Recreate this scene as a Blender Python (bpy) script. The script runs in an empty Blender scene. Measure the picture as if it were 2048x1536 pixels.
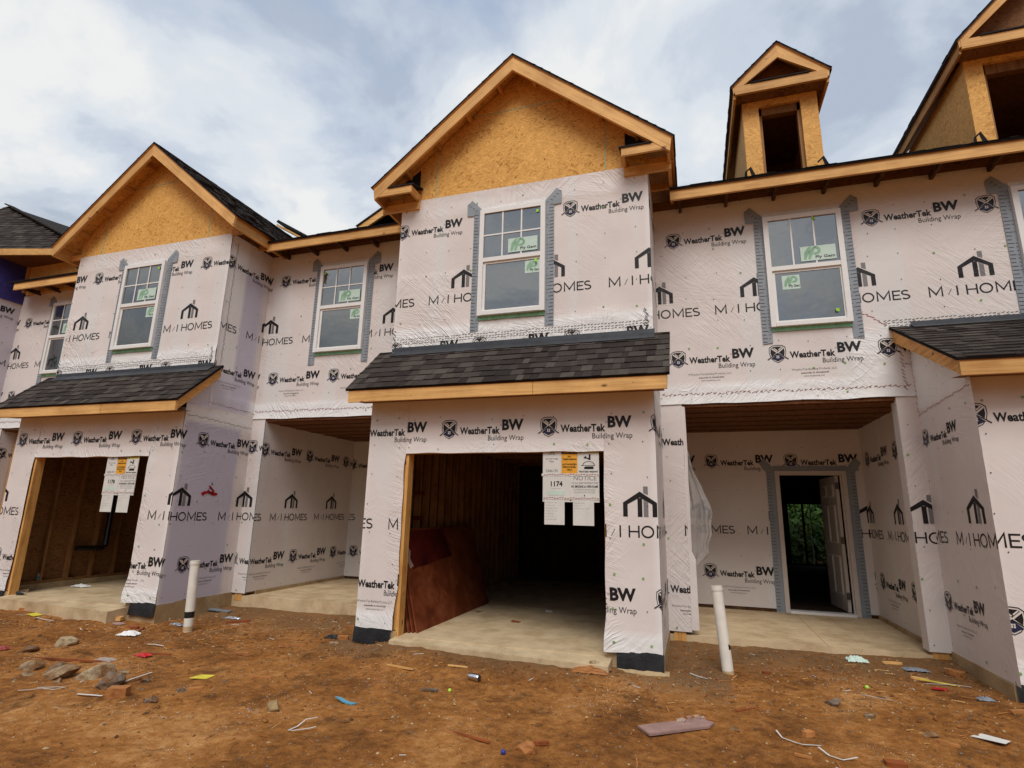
import bpy, math, random
from mathutils import Vector, Matrix, noise as mnoise
R = math.radians
scene = bpy.context.scene
COL = scene.collection
rnd = random.Random(7)

# ------------------------------------------------------------------ camera
cam_d = bpy.data.cameras.new("camera"); cam = bpy.data.objects.new("camera", cam_d); COL.objects.link(cam)
cam_d.sensor_width = 36.0; cam_d.lens = 36.0 * 1117.409 / 2048.0
cam_d.clip_start = 0.05; cam_d.clip_end = 3000
cam.matrix_world = Matrix(((0.95237657, 0.04825655, 0.30108167, 0.37242867),
                           (0.30419639, -0.21854937, -0.92720048, -6.16049185),
                           (0.02105772, 0.97463197, -0.22282077, 1.41628865), (0, 0, 0, 1)))
scene.camera = cam
scene.view_settings.view_transform = 'Standard'; scene.view_settings.look = 'None'
scene.view_settings.exposure = 0.5; scene.view_settings.gamma = 1.0

# ------------------------------------------------------------------ world + sun
SUN_EL, SUN_AZ = R(51), R(170)      # azimuth measured clockwise from +Y (behind the camera, to its right)
world = bpy.data.worlds.new("World"); scene.world = world; world.use_nodes = True
wt = world.node_tree; wn = wt.nodes; wl = wt.links; wn.clear()
def wnode(t, **k):
    n = wn.new(t)
    for a, v in k.items(): setattr(n, a, v)
    return n
sky = wnode('ShaderNodeTexSky', sky_type='NISHITA', sun_disc=False, sun_elevation=SUN_EL, sun_rotation=SUN_AZ)
tc = wnode('ShaderNodeTexCoord')
sep = wnode('ShaderNodeSeparateXYZ'); wl.new(tc.outputs['Generated'], sep.inputs[0])
zc = wnode('ShaderNodeMath', operation='MAXIMUM'); wl.new(sep.outputs['Z'], zc.inputs[0]); zc.inputs[1].default_value = 0.0
za = wnode('ShaderNodeMath', operation='ADD'); wl.new(zc.outputs[0], za.inputs[0]); za.inputs[1].default_value = 0.22
comb = wnode('ShaderNodeCombineXYZ')
for i, ax in enumerate('XY'):
    d = wnode('ShaderNodeMath', operation='DIVIDE'); wl.new(sep.outputs[ax], d.inputs[0]); wl.new(za.outputs[0], d.inputs[1]); wl.new(d.outputs[0], comb.inputs[i])
def wnoise(scale, detail, rough, dist, off):
    m = wnode('ShaderNodeMapping'); m.inputs['Location'].default_value = off; wl.new(comb.outputs[0], m.inputs[0])
    n = wnode('ShaderNodeTexNoise'); n.inputs['Scale'].default_value = scale; n.inputs['Detail'].default_value = detail
    n.inputs['Roughness'].default_value = rough; n.inputs['Distortion'].default_value = dist; wl.new(m.outputs[0], n.inputs['Vector'])
    return n
def wramp(src, stops):
    r = wnode('ShaderNodeValToRGB'); el = r.color_ramp.elements
    for i, (p, c) in enumerate(stops):
        e = el[i] if i < 2 else el.new(p)
        e.position = p; e.color = (c[0], c[1], c[2], 1)
    r.color_ramp.interpolation = 'EASE'
    wl.new(src, r.inputs[0]); return r
n1 = wnoise(2.5, 11, 0.56, 0.35, (3.1, 1.7, 0)); n2 = wnoise(1.7, 9, 0.55, 0.25, (8.3, 4.2, 2))
cloud = wramp(n1.outputs['Fac'], [(0.33, (3.15, 3.65, 4.45)), (0.44, (4.15, 4.6, 5.3)), (0.52, (5.1, 5.45, 5.85)), (0.63, (6.1, 6.15, 6.15))])
cover = wramp(n2.outputs['Fac'], [(0.33, (0, 0, 0)), (0.50, (1, 1, 1))])
mixc = wnode('ShaderNodeMixRGB'); wl.new(cover.outputs[0], mixc.inputs[0]); wl.new(cloud.outputs[0], mixc.inputs[2])
# thin veil over the open sky
veil = wnode('ShaderNodeMixRGB'); veil.inputs[0].default_value = 0.5; wl.new(sky.outputs[0], veil.inputs[1]); veil.inputs[2].default_value = (4.3, 5.1, 6.4, 1)
wl.new(veil.outputs[0], mixc.inputs[1])
low = wramp(sep.outputs['Z'], [(0.08, (0, 0, 0)), (0.44, (1, 1, 1))])      # low sky darkened all round, added to shade the porches and garages
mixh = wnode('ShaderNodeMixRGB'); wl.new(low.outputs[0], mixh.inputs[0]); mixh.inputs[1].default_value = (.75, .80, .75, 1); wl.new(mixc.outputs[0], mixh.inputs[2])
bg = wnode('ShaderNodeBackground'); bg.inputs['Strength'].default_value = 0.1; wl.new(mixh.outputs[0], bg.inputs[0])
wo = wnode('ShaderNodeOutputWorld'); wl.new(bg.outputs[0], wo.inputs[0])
sun_d = bpy.data.lights.new("sun", 'SUN'); sun_d.energy = 1.5; sun_d.angle = R(30); sun_d.color = (1.0, 0.955, 0.89)
sun = bpy.data.objects.new("sun", sun_d); COL.objects.link(sun)
sdir = Vector((math.sin(SUN_AZ) * math.cos(SUN_EL), math.cos(SUN_AZ) * math.cos(SUN_EL), math.sin(SUN_EL)))
sun.rotation_euler = sdir.to_track_quat('Z', 'Y').to_euler(); sun.location = sdir * 60

# ------------------------------------------------------------------ materials
class NT:
    def __init__(s, name):
        s.m = bpy.data.materials.new(name); s.m.use_nodes = True; s.t = s.m.node_tree; s.n = s.t.nodes; s.l = s.t.links
        s.b = s.n['Principled BSDF']; s.geo = s.n.new('ShaderNodeNewGeometry')
    def node(s, t, **k):
        x = s.n.new(t)
        for a, v in k.items(): setattr(x, a, v)
        return x
    def put(s, sock, v):
        if isinstance(v, bpy.types.NodeSocket): s.l.new(v, sock)
        else: sock.default_value = v
    def pos(s, scale=(1, 1, 1), rot=(0, 0, 0), loc=(0, 0, 0), tex=False):
        m = s.node('ShaderNodeMapping')
        if tex: m.vector_type = 'TEXTURE'
        m.inputs['Scale'].default_value = scale; m.inputs['Rotation'].default_value = rot; m.inputs['Location'].default_value = loc
        s.l.new(s.geo.outputs['Position'], m.inputs[0]); return m.outputs[0]
    def noise(s, vec, scale, detail=4, rough=.55, dist=0):
        x = s.node('ShaderNodeTexNoise'); s.l.new(vec, x.inputs['Vector'])
        x.inputs['Scale'].default_value = scale; x.inputs['Detail'].default_value = detail; x.inputs['Roughness'].default_value = rough; x.inputs['Distortion'].default_value = dist
        return x.outputs['Fac']
    def voro(s, vec, scale, out='Color', feature='F1'):
        x = s.node('ShaderNodeTexVoronoi', feature=feature); s.l.new(vec, x.inputs['Vector']); x.inputs['Scale'].default_value = scale
        return x.outputs[out]
    def ramp(s, src, stops, interp='LINEAR'):
        r = s.node('ShaderNodeValToRGB'); r.color_ramp.interpolation = interp; el = r.color_ramp.elements
        for i, (p, c) in enumerate(stops):
            e = el[i] if i < 2 else el.new(p)
            if not isinstance(c, tuple): c = (c, c, c)
            e.position = p; e.color = (c[0], c[1], c[2], 1)
        s.l.new(src, r.inputs[0]); return r.outputs[0]
    def mix(s, f, a, b, mode='MIX'):
        x = s.node('ShaderNodeMixRGB', blend_type=mode)
        for i, v in enumerate((f, a, b)):
            if isinstance(v, bpy.types.NodeSocket): s.l.new(v, x.inputs[i])
            elif i == 0: x.inputs[0].default_value = v
            else: x.inputs[i].default_value = (v[0], v[1], v[2], 1)
        return x.outputs[0]
    def math(s, op, a, b=0.0):
        x = s.node('ShaderNodeMath', operation=op); s.put(x.inputs[0], a); s.put(x.inputs[1], b); return x.outputs[0]
    def attr(s, name, out='Fac'):
        x = s.node('ShaderNodeAttribute'); x.attribute_name = name; return x.outputs[out]
    def bump(s, h, strength=.5, dist=.01):
        x = s.node('ShaderNodeBump'); x.inputs['Strength'].default_value = strength; x.inputs['Distance'].default_value = dist
        s.l.new(h, x.inputs['Height']); s.l.new(x.outputs[0], s.b.inputs['Normal'])
    def fin(s, col, rough=.6, spec=.3):
        c = s.b.inputs['Base Color']
        if isinstance(col, bpy.types.NodeSocket): s.l.new(col, c)
        else: c.default_value = (col[0], col[1], col[2], 1)
        s.put(s.b.inputs['Roughness'], rough); s.b.inputs['Specular IOR Level'].default_value = spec
        return s.m

def crease_height(k):
    """fine stretched creases of taut plastic wrap + soft billows, stronger where the wrap is loose"""
    outs = []
    for i, (sc, rot, dist, amt) in enumerate((((1, 1, .10), (0.8, .8, 0), 1.3, 1.0), ((1, 1, .10), (-.9, -.85, 0), 1.3, 1.0), ((.09, .09, 1.5), (.05, 0.1, 0), .6, .55), ((1, 1, .12), (.25, .25, 0), 1.2, .6))):
        v = k.pos(sc, rot, (i * 3.7, i * 1.3, i * 2.1), True)
        n = k.noise(v, 1.5, 2, .5, dist)
        ridge = k.math('SUBTRACT', 1.0, k.math('ABSOLUTE', k.math('MULTIPLY', k.math('SUBTRACT', n, .5), 9.0)))
        ridge = k.math('POWER', k.math('MAXIMUM', ridge, 0.0), 1.5)
        mask = k.ramp(k.noise(k.pos((1, 1, 1), (0, 0, 0), (i * 9.1, 0, i * 4)), 1.0, 1, .5), [(.46, 0.0), (.66, amt)])
        outs.append(k.math('MULTIPLY', ridge, mask))
    h = outs[0]
    for o in outs[1:]: h = k.math('ADD', h, o)
    lo = k.attr('loose')
    h = k.math('MULTIPLY', h, k.math('ADD', k.math('MULTIPLY', lo, .95), .15))
    b = k.noise(k.pos((1, 1, 1.6)), 3.2, 2, .5, .6)
    return k.math('ADD', h, k.math('MULTIPLY', b, k.math('ADD', k.math('MULTIPLY', lo, 1.6), .26)))

def m_wrap():
    k = NT('wrap_film')
    n = k.noise(k.pos((1, 1, 1)), 1.3, 4, .6)
    base = k.mix(k.ramp(n, [(.3, 0.0), (.7, 1.0)]), (.675, .605, .575), (.755, .695, .665))
    # the board joints and tape seen faintly through the film
    j = k.noise(k.pos((.35, .35, .02), (0, 0, 0), (2, 5, 1)), 7, 1, .4)
    base = k.mix(k.ramp(j, [(.60, 0.0), (.64, .55)]), base, (.70, .70, .69))
    base = k.mix(k.attr('white'), base, (.82, .82, .82))
    base = k.mix(k.attr('purple'), base, (.55, .52, .62))
    dirt = k.ramp(k.noise(k.pos((1, 1, 1)), 5, 5, .7), [(.58, 0.0), (.8, .25)])
    base = k.mix(k.math('MULTIPLY', dirt, k.attr('dirt')), base, (.36, .22, .11))
    k.bump(crease_height(k), .75, .010)
    return k.fin(base, .5, .3)
def m_ink(name, col):
    k = NT(name)
    w = k.ramp(k.noise(k.pos((1, 1, 1)), 90, 3, .6), [(.66, 0.0), (.8, .35)])
    k.bump(crease_height(k), .75, .010)
    return k.fin(k.mix(w, col, (.4, .36, .33)), .45, .3)
def m_osb(name, light, dark, sc=1.0):
    k = NT(name)
    d = .075 / sc; w = .014 / sc
    a = k.voro(k.pos((d, d, w), (.35, .35, .2), (0, 0, 0), True), 1.0)
    b = k.voro(k.pos((d, d, w), (-.45, -.5, .6), (3, 1, 2), True), 1.0)
    c = k.voro(k.pos((d, d, w), (1.2, 1.3, .1), (7, 5, 3), True), 1.0)
    e = k.voro(k.pos((d, d, w), (.05, .02, .0), (1, 9, 4), True), 1.0)
    s1 = k.ramp(k.noise(k.pos((1, 1, 1)), 16 * sc, 2, .5), [(.47, 0.0), (.51, 1.0)]); s2 = k.ramp(k.noise(k.pos((1, 1, 1), (0, 0, 0), (5, 5, 5)), 13 * sc, 2, .5), [(.52, 0.0), (.56, 1.0)])
    v = k.mix(s2, k.mix(s1, a, b), k.mix(s1, e, c))
    bw = k.node('ShaderNodeRGBToBW'); k.l.new(v, bw.inputs[0])
    big = k.noise(k.pos((1, 1, 1)), 1.6, 3, .5); fine = k.noise(k.pos((1, 1, 1)), 70, 3, .6)
    t = k.math('ADD', k.math('MULTIPLY', bw.outputs[0], .8), k.math('ADD', k.math('MULTIPLY', k.math('SUBTRACT', big, .5), .45), k.math('MULTIPLY', fine, .2)))
    mid = tuple(x * .7 + y * .3 for x, y in zip(light, dark))
    col = k.ramp(t, [(.18, dark), (.34, mid), (.62, light), (.85, tuple(min(1, x * 1.22) for x in light))])
    k.bump(bw.outputs[0], .3, .003)
    return k.fin(col, .75, .25)
def m_lumber(name, light, dark, axis=0, tilt=0.0):
    k = NT(name)
    s = [22, 22, 22]; s[axis] = 1.1
    n = k.noise(k.pos(tuple(1 / q for q in s), (0, -tilt, 0), (0, 0, 0), True) if tilt else k.pos(tuple(s)), 1.6, 5, .6, .8)
    big = k.noise(k.pos((1, 1, 1)), 2.3, 3, .55)
    col = k.ramp(k.math('ADD', n, k.math('MULTIPLY', k.math('SUBTRACT', big, .5), .8)), [(.3, dark), (.5, light), (.72, tuple(min(1, c * 1.22) for c in light))])
    ks = [2.6, 2.6, 2.6]; ks[axis] = 1.3
    kn = k.voro(k.pos(tuple(ks)), 2.2, 'Distance')
    col = k.mix(k.ramp(kn, [(.06, .9), (.13, 0.0)]), col, (.16, .06, .02))
    col = k.mix(k.ramp(k.voro(k.pos((1, 1, 1), (0, 0, 0), (3, 3, 3)), 5.5, 'Distance'), [(.03, .8), (.05, 0.0)]), col, (.12, .05, .025))
    rn = k.node('ShaderNodeObjectInfo'); col = k.mix(1.0, col, k.ramp(rn.outputs['Random'], [(0, (.80, .76, .72)), (1, (1.06, 1.05, 1.05))]), 'MULTIPLY')
    k.bump(n, .25, .003)
    return k.fin(col, .65, .3)
def m_shingle():
    k = NT('asphalt_shingle')
    g = k.noise(k.pos((1, 1, 1)), 160, 3, .7)
    st = k.noise(k.pos((1, 1, 1)), 14, 3, .6)
    t = k.math('ADD', k.math('ADD', k.math('MULTIPLY', k.attr('tone'), .66), .04), k.math('ADD', k.math('MULTIPLY', g, .45), k.math('MULTIPLY', st, .2)))
    col = k.ramp(t, [(.25, (.016, .012, .011)), (.6, (.037, .029, .026)), (.85, (.064, .052, .045)), (1.0, (.09, .075, .064))])
    k.bump(g, .7, .004)
    return k.fin(col, .92, .15)
def m_concrete(name, a, b):
    k = NT(name)
    n = k.noise(k.pos((1, 1, 1)), 3.2, 7, .65); f = k.noise(k.pos((1, 1, 1)), 70, 3, .6)
    col = k.ramp(k.math('ADD', k.math('MULTIPLY', n, .8), k.math('MULTIPLY', f, .2)), [(.32, b), (.52, a), (.7, tuple(c * 1.15 for c in a))])
    mud = k.ramp(k.noise(k.pos((1, 1, 1), (0, 0, 0), (4, 4, 4)), 1.7, 6, .7), [(.5, 0.0), (.75, .7)])
    col = k.mix(mud, col, (.30, .17, .07))
    k.bump(f, .3, .003)
    return k.fin(col, .8, .25)
def m_soil():
    k = NT('red_clay_soil')
    p = k.pos((1, 1, 1))
    n = k.noise(p, .9, 9, .62); f = k.noise(p, 12, 8, .72); g = k.noise(p, 85, 4, .7)
    t = k.math('ADD', k.math('MULTIPLY', n, .45), k.math('ADD', k.math('MULTIPLY', f, .40), k.math('MULTIPLY', g, .15)))
    col = k.ramp(t, [(.37, (.105, .040, .012)), (.455, (.245, .094, .023)), (.53, (.38, .158, .042)), (.63, (.57, .295, .11))])
    dark = k.ramp(k.noise(k.pos((1, 1, 1), (0, 0, 0), (7, 2, 0)), 2.1, 8, .7, .4), [(.53, 0.0), (.68, .75)])
    col = k.mix(dark, col, (.085, .036, .013))
    grey = k.attr('grey')
    col = k.mix(k.math('MULTIPLY', grey, k.ramp(f, [(.35, .2), (.6, 1.0)])), col, (.19, .115, .058))
    col = k.mix(k.ramp(k.voro(p, 46, 'Distance'), [(.10, .8), (.16, 0.0)]), col, (.36, .27, .19))
    h = k.math('ADD', k.math('MULTIPLY', f, 1.0), k.math('MULTIPLY', g, .35))
    k.bump(h, .9, .03)
    return k.fin(col, .95, .12)
def m_plain(name, col, rough=.6, spec=.35, var=.12, metal=0.0, bumpy=0.0, sc=9):
    k = NT(name)
    n = k.noise(k.pos((1, 1, 1)), sc, 5, .6)
    lo = tuple(max(0, c * (1 - 2 * var)) for c in col); hi = tuple(min(1, c * (1 + var)) for c in col)
    k.b.inputs['Metallic'].default_value = metal
    if bumpy: k.bump(k.noise(k.pos((1, 1, 1)), sc * 3, 5, .65), bumpy, .012)
    return k.fin(k.ramp(n, [(.3, lo), (.7, hi)]), rough, spec)
def m_glass():
    k = NT('window_glass')
    k.b.inputs['IOR'].default_value = 3.0
    n = k.noise(k.pos((1, 1, 1)), 2.2, 3, .5); k.bump(n, .22, .02)
    return k.fin((.03, .038, .038), .03, .5)
def m_film(name, col, alpha, rough=.4):
    k = NT(name)
    n = k.noise(k.pos((1, 1, 1)), 6, 4, .6); k.bump(n, .8, .02)
    k.b.inputs['Alpha'].default_value = alpha
    return k.fin(col, rough, .5)
def m_rock(name, col):
    k = NT(name)
    n = k.noise(k.pos((1, 1, 1)), 22, 7, .7)
    c = k.ramp(n, [(.3, tuple(x * .45 for x in col)), (.52, col), (.72, tuple(min(1, x * 1.5) for x in col))])
    mud = k.ramp(k.noise(k.pos((1, 1, 1)), 9, 5, .6), [(.42, .1), (.60, .9)])
    k.bump(n, .9, .02)
    return k.fin(k.mix(mud, c, (.19, .085, .03)), .9, .15)
def m_ply(name='phenolic_ply'):
    k = NT(name)
    n = k.noise(k.pos((2, 1.2, 1.2), (.5, 0, .2)), 3.2, 8, .68, .6)
    col = k.ramp(n, [(.3, (.085, .018, .007)), (.5, (.19, .044, .014)), (.64, (.26, .08, .034)), (.78, (.38, .18, .10))])
    return k.fin(col, .5, .35)
def m_leaf():
    k = NT('leaf')
    r = k.node('ShaderNodeObjectInfo')
    n = k.noise(k.pos((1, 1, 1)), 1.3, 4, .6)
    col = k.ramp(n, [(.3, (.013, .034, .006)), (.5, (.035, .085, .012)), (.7, (.09, .17, .025))])
    k.b.inputs['Subsurface Weight'].default_value = 0.0
    return k.fin(col, .6, .25)

M = dict(
    wrap=m_wrap(), ink=m_ink('print_black', (.012, .011, .012)), navy=m_ink('print_navy', (.018, .02, .06)), grey=m_ink('print_grey', (.20, .19, .19)),
    white_ink=m_ink('print_gap', (.66, .60, .56)), cap=m_plain('nail_cap_green', (.22, .42, .12), .5), staple=m_plain('staple_dark', (.05, .045, .05), .5),
    redmark=m_ink('tape_red', (.30, .05, .04)),
    osb=m_osb('osb_board', (.74, .41, .115), (.46, .21, .04)), ceil=m_osb('osb_ceiling_shaded', (.17, .066, .022), (.075, .026, .008)), osb_shaded=m_osb('osb_soffit_shaded', (.22, .10, .034), (.10, .04, .013)),  # ceiling and soffit OSB: shade put into darker copies of the board
    osb_pale=m_osb('osb_pale', (.74, .41, .125), (.48, .22, .05)),
    lum_x=m_lumber('pine_along_wall', (.72, .425, .155), (.58, .305, .095), 0), lum_y=m_lumber('pine_across_wall', (.64, .34, .10), (.48, .22, .052), 1), lum_z=m_lumber('pine_upright', (.62, .33, .10), (.44, .20, .05), 2),
    lum_up=m_lumber('pine_rising', (.72, .425, .155), (.58, .305, .095), 0, R(40)), lum_dn=m_lumber('pine_falling', (.72, .425, .155), (.58, .305, .095), 0, R(-40)),
    lum_dark=m_plain('nail_hole', (.16, .07, .025), .8), stud=m_lumber('stud_pine_shaded', (.28, .135, .045), (.17, .07, .022), 2), shingle=m_shingle(), felt=m_plain('roof_felt', (.018, .017, .018), .85, .2, .3, bumpy=.4),  # stud pine is darkened, interior shade put into its colour
    flash=m_plain('metal_flashing', (.045, .049, .057), .4, .5, .15, .3), conc=m_concrete('slab_concrete', (.60, .455, .28), (.41, .30, .17)), stem=m_concrete('footing_concrete', (.44, .32, .18), (.26, .165, .08)),
    soil=m_soil(), vinyl=m_plain('white_vinyl', (.80, .79, .77), .35, .45, .02), glass=m_glass(), membrane=m_plain('black_membrane', (.016, .017, .02), .45, .45, .4, bumpy=.5, sc=5),
    tape=m_plain('grey_tape', (.27, .30, .335), .45, .4, .06), tape_ink=m_plain('tape_mark', (.05, .055, .07), .5), green=m_plain('green_tape', (.26, .66, .44), .5), paper=m_plain('paper', (.68, .66, .62), .8, .2, .04),
    orange=m_plain('orange_card', (.78, .36, .03), .6), yellow=m_plain('yellow_card', (.70, .58, .06), .6), black=m_plain('black_print', (.012, .012, .012), .5), pgreen=m_plain('emblem_green', (.27, .47, .31), .5), sticker=m_plain('label_pale', (.55, .70, .62), .4, .4, .03),
    lime=m_plain('lime_tag', (.35, .72, .04), .5), purple=m_plain('purple_board', (.055, .045, .22), .7, .2, .15), pvc=m_plain('pvc_white', (.76, .72, .64), .35, .45, .06), pvc_dirt=m_plain('pvc_soiled', (.52, .36, .20), .6),
    ply=m_ply(), plyred=m_plain('red_overlay', (.105, .010, .008), .55, .3, .35, sc=3), drywall=m_plain('raw_board_shaded', (.06, .04, .028), .9, .1, .2), doorwhite=m_plain('door_white', (.60, .53, .48), .45, .4, .03), hinge=m_plain('hinge_metal', (.14, .12, .11), .4, .5, .1, .6),  # raw board colour lowered to carry the shade of the rooms
    redspray=m_plain('red_spray', (.40, .01, .012), .7, .2, .2), film=m_film('clear_sheet', (.50, .48, .46), .45, .28), bark=m_plain('bark', (.07, .05, .035), .9, .1, .3, bumpy=.8), leaf=m_leaf(),
    pink=m_plain('pink_board', (.34, .21, .18), .85, .2, .12), pinkcore=m_plain('board_core', (.42, .30, .24), .95, .1, .15, bumpy=.8), alu=m_plain('aluminium', (.72, .73, .76), .25, .5, .05, 1.0), whitefilm=m_plain('white_film', (.78, .77, .75), .45, .4, .06, bumpy=.7),
    redfilm=m_plain('red_film', (.55, .012, .012), .4, .45, .2, bumpy=.7), blue=m_plain('blue_plastic', (.10, .33, .46), .4), bluecap=m_plain('blue_cap', (.02, .05, .30), .4), rock=m_rock('field_stone', (.36, .27, .17)), clod=m_rock('dark_clod', (.12, .06, .028)), rockg=m_rock('grey_stone', (.20, .165, .13)), rocks=m_plain('tan_stone', (.34, .235, .115), .85, .2, .25, bumpy=.5, sc=14), rockp=m_rock('pale_stone', (.45, .35, .22)),
    foam=m_plain('foam_bead', (.74, .73, .71), .8), chip=m_lumber('splinter_pine', (.45, .19, .06), (.27, .10, .03), 0), redchip=m_lumber('splinter_red', (.30, .085, .025), (.16, .04, .012), 0), ball=m_plain('lime_ball', (.42, .68, .08), .5), clearplastic=m_film('clear_plastic', (.7, .75, .8), .5, .15), blacklabel=m_plain('dark_can', (.02, .02, .022), .3, .5), greyplastic=m_plain('grey_scrap', (.20, .22, .25), .5), abs=m_plain('black_pipe', (.012, .012, .013), .35, .5), dull=m_plain('interior_shade_wood', (.10, .05, .022), .85, .1, .3),  # dull: wood darkened to paint in shade indoors and under the eaves
)

# ------------------------------------------------------------------ object helpers
def tag(o, label=None, cat=None, group=None, kind=None):
    if label: o['label'] = label
    if cat: o['category'] = cat
    if group: o['group'] = group
    if kind: o['kind'] = kind
    return o
def thing(name, label, cat, loc=(0, 0, 0), rz=0, group=None):
    o = bpy.data.objects.new(name, None); COL.objects.link(o); o.location = loc; o.rotation_euler = (0, 0, rz)
    o.empty_display_size = .2
    return tag(o, label, cat, group)
class MB:
    """collects faces; coordinates are local to the parent thing"""
    def __init__(s): s.v = []; s.f = []; s.mi = []; s.mats = []; s.sm = []; s.att = {}
    def mat(s, m):
        m = M[m] if isinstance(m, str) else m
        if m not in s.mats: s.mats.append(m)
        return s.mats.index(m)
    def face(s, pts, m, smooth=False):
        i0 = len(s.v); s.v.extend(tuple(p) for p in pts); s.f.append(tuple(range(i0, i0 + len(pts)))); s.mi.append(s.mat(m)); s.sm.append(smooth)
    def mesh(s, verts, faces, m, smooth=False):
        i0 = len(s.v); s.v.extend(tuple(p) for p in verts); k = s.mat(m)
        for f in faces: s.f.append(tuple(i + i0 for i in f)); s.mi.append(k); s.sm.append(smooth)
        return i0
    def hexa(s, c, m):
        s.mesh(c, [(0, 3, 2, 1), (4, 5, 6, 7), (0, 1, 5, 4), (1, 2, 6, 5), (2, 3, 7, 6), (3, 0, 4, 7)], m)
    def box(s, x0, x1, y0, y1, z0, z1, m):
        s.hexa([(x0, y0, z0), (x1, y0, z0), (x1, y1, z0), (x0, y1, z0), (x0, y0, z1), (x1, y0, z1), (x1, y1, z1), (x0, y1, z1)], m)
    def beam(s, a, b, w, h, m, up=(0, 0, 1)):
        a = Vector(a); b = Vector(b); d = (b - a).normalized(); r = d.cross(Vector(up)).normalized(); u = r.cross(d)
        c = []
        for p in (a, b):
            for (i, j) in ((-1, -1), (1, -1), (1, 1), (-1, 1)): c.append(p + r * (i * w / 2) + u * (j * h / 2))
        s.mesh(c, [(0, 3, 2, 1), (4, 5, 6, 7), (0, 1, 5, 4), (1, 2, 6, 5), (2, 3, 7, 6), (3, 0, 4, 7)], m)
    def prism(s, prof, a, b, m):
        """polygon prof [(x,z)] extruded along y from a to b"""
        n = len(prof); v = [(x, a, z) for x, z in prof] + [(x, b, z) for x, z in prof]
        s.mesh(v, [tuple(range(n)), tuple(reversed(range(n, 2 * n)))] + [(i, i + n, (i + 1) % n + n, (i + 1) % n) for i in range(n)], m)
    def tube(s, pts, rad, m, seg=10, cap=True, smooth=True):
        pts = [Vector(p) for p in pts]; rings = []
        for i, p in enumerate(pts):
            d = (pts[min(i + 1, len(pts) - 1)] - pts[max(i - 1, 0)]).normalized()
            a = d.orthogonal().normalized() if i == 0 else (a - d * a.dot(d)).normalized()
            b = d.cross(a); r = rad[i] if isinstance(rad, (list, tuple)) else rad
            rings.append([p + a * (r * math.cos(2 * math.pi * k / seg)) + b * (r * math.sin(2 * math.pi * k / seg)) for k in range(seg)])
        v = [q for ring in rings for q in ring]; f = []
        for i in range(len(pts) - 1):
            for k in range(seg): f.append((i * seg + k, i * seg + (k + 1) % seg, (i + 1) * seg + (k + 1) % seg, (i + 1) * seg + k))
        s.mesh(v, f, m, smooth)
        if cap: s.face(list(reversed(rings[0])), m); s.face(rings[-1], m)
    def split(s, name, parent=None):
        """every loose piece as a part of its own"""
        par = list(range(len(s.v)))
        def find(i):
            while par[i] != i: par[i] = par[par[i]]; i = par[i]
            return i
        for f in s.f:
            for i in f[1:]: par[find(i)] = find(f[0])
        groups = {}
        for k, f in enumerate(s.f): groups.setdefault(find(f[0]), []).append(k)
        for ks in groups.values():
            b = MB(); ids = {}
            b.mats = s.mats
            for k in ks:
                f = []
                for i in s.f[k]:
                    if i not in ids: ids[i] = len(b.v); b.v.append(s.v[i])
                    f.append(ids[i])
                b.f.append(tuple(f)); b.mi.append(s.mi[k]); b.sm.append(s.sm[k])
            b.build(name, parent)
    def build(s, name, parent=None, origin=None):
        me = bpy.data.meshes.new(name)
        vs = s.v if origin is None else [(x - origin[0], y - origin[1], z - origin[2]) for x, y, z in s.v]
        me.from_pydata(vs, [], s.f); me.validate(clean_customdata=False)
        for m in s.mats: me.materials.append(m)
        if len(me.polygons) == len(s.mi):
            me.polygons.foreach_set('material_index', s.mi); me.polygons.foreach_set('use_smooth', s.sm)
        for nm, dct in s.att.items():
            a = me.attributes.new(nm, 'FLOAT', 'POINT'); arr = [0.0] * len(me.vertices)
            for i, val in dct.items(): arr[i] = val
            a.data.foreach_set('value', arr)
        me.update()
        o = bpy.data.objects.new(name, me); COL.objects.link(o)
        if parent: o.parent = parent
        elif origin is not None: o.location = origin
        return o
def nz(x, y, z, s=1.0): return mnoise.noise(Vector((x * s, y * s, z * s)))

# ------------------------------------------------------------------ printed artwork (2-D, metres)
def text_tris(body, size, bold=0.0, align='LEFT', res=2, space=1.0, sx=1.0):
    c = bpy.data.curves.new('t', 'FONT'); c.body = body; c.size = size; c.offset = bold; c.align_x = align; c.resolution_u = res; c.space_character = space
    o = bpy.data.objects.new('t', c); COL.objects.link(o)
    dg = bpy.context.evaluated_depsgraph_get(); me = bpy.data.meshes.new_from_object(o.evaluated_get(dg)); me.calc_loop_triangles()
    out = [[(me.vertices[i].co.x * sx, me.vertices[i].co.y) for i in t.vertices] for t in me.loop_triangles]
    COL.objects.unlink(o); bpy.data.objects.remove(o); bpy.data.curves.remove(c); bpy.data.meshes.remove(me)
    return out
def shift(tris, dx, dy): return [[(x + dx, y + dy) for x, y in t] for t in tris]
def fit(tris, x0, x1, y0=None, y1=None):
    """scale a text to run from x0 to x1 (and y0 to y1)"""
    xs = [p[0] for t in tris for p in t]; ys = [p[1] for t in tris for p in t]
    kx = (x1 - x0) / (max(xs) - min(xs))
    if y0 is None: return [[(x0 + (x - min(xs)) * kx, y) for x, y in t] for t in tris]
    ky = (y1 - y0) / (max(ys) - min(ys))
    return [[(x0 + (x - min(xs)) * kx, y0 + (y - min(ys)) * ky) for x, y in t] for t in tris]
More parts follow.
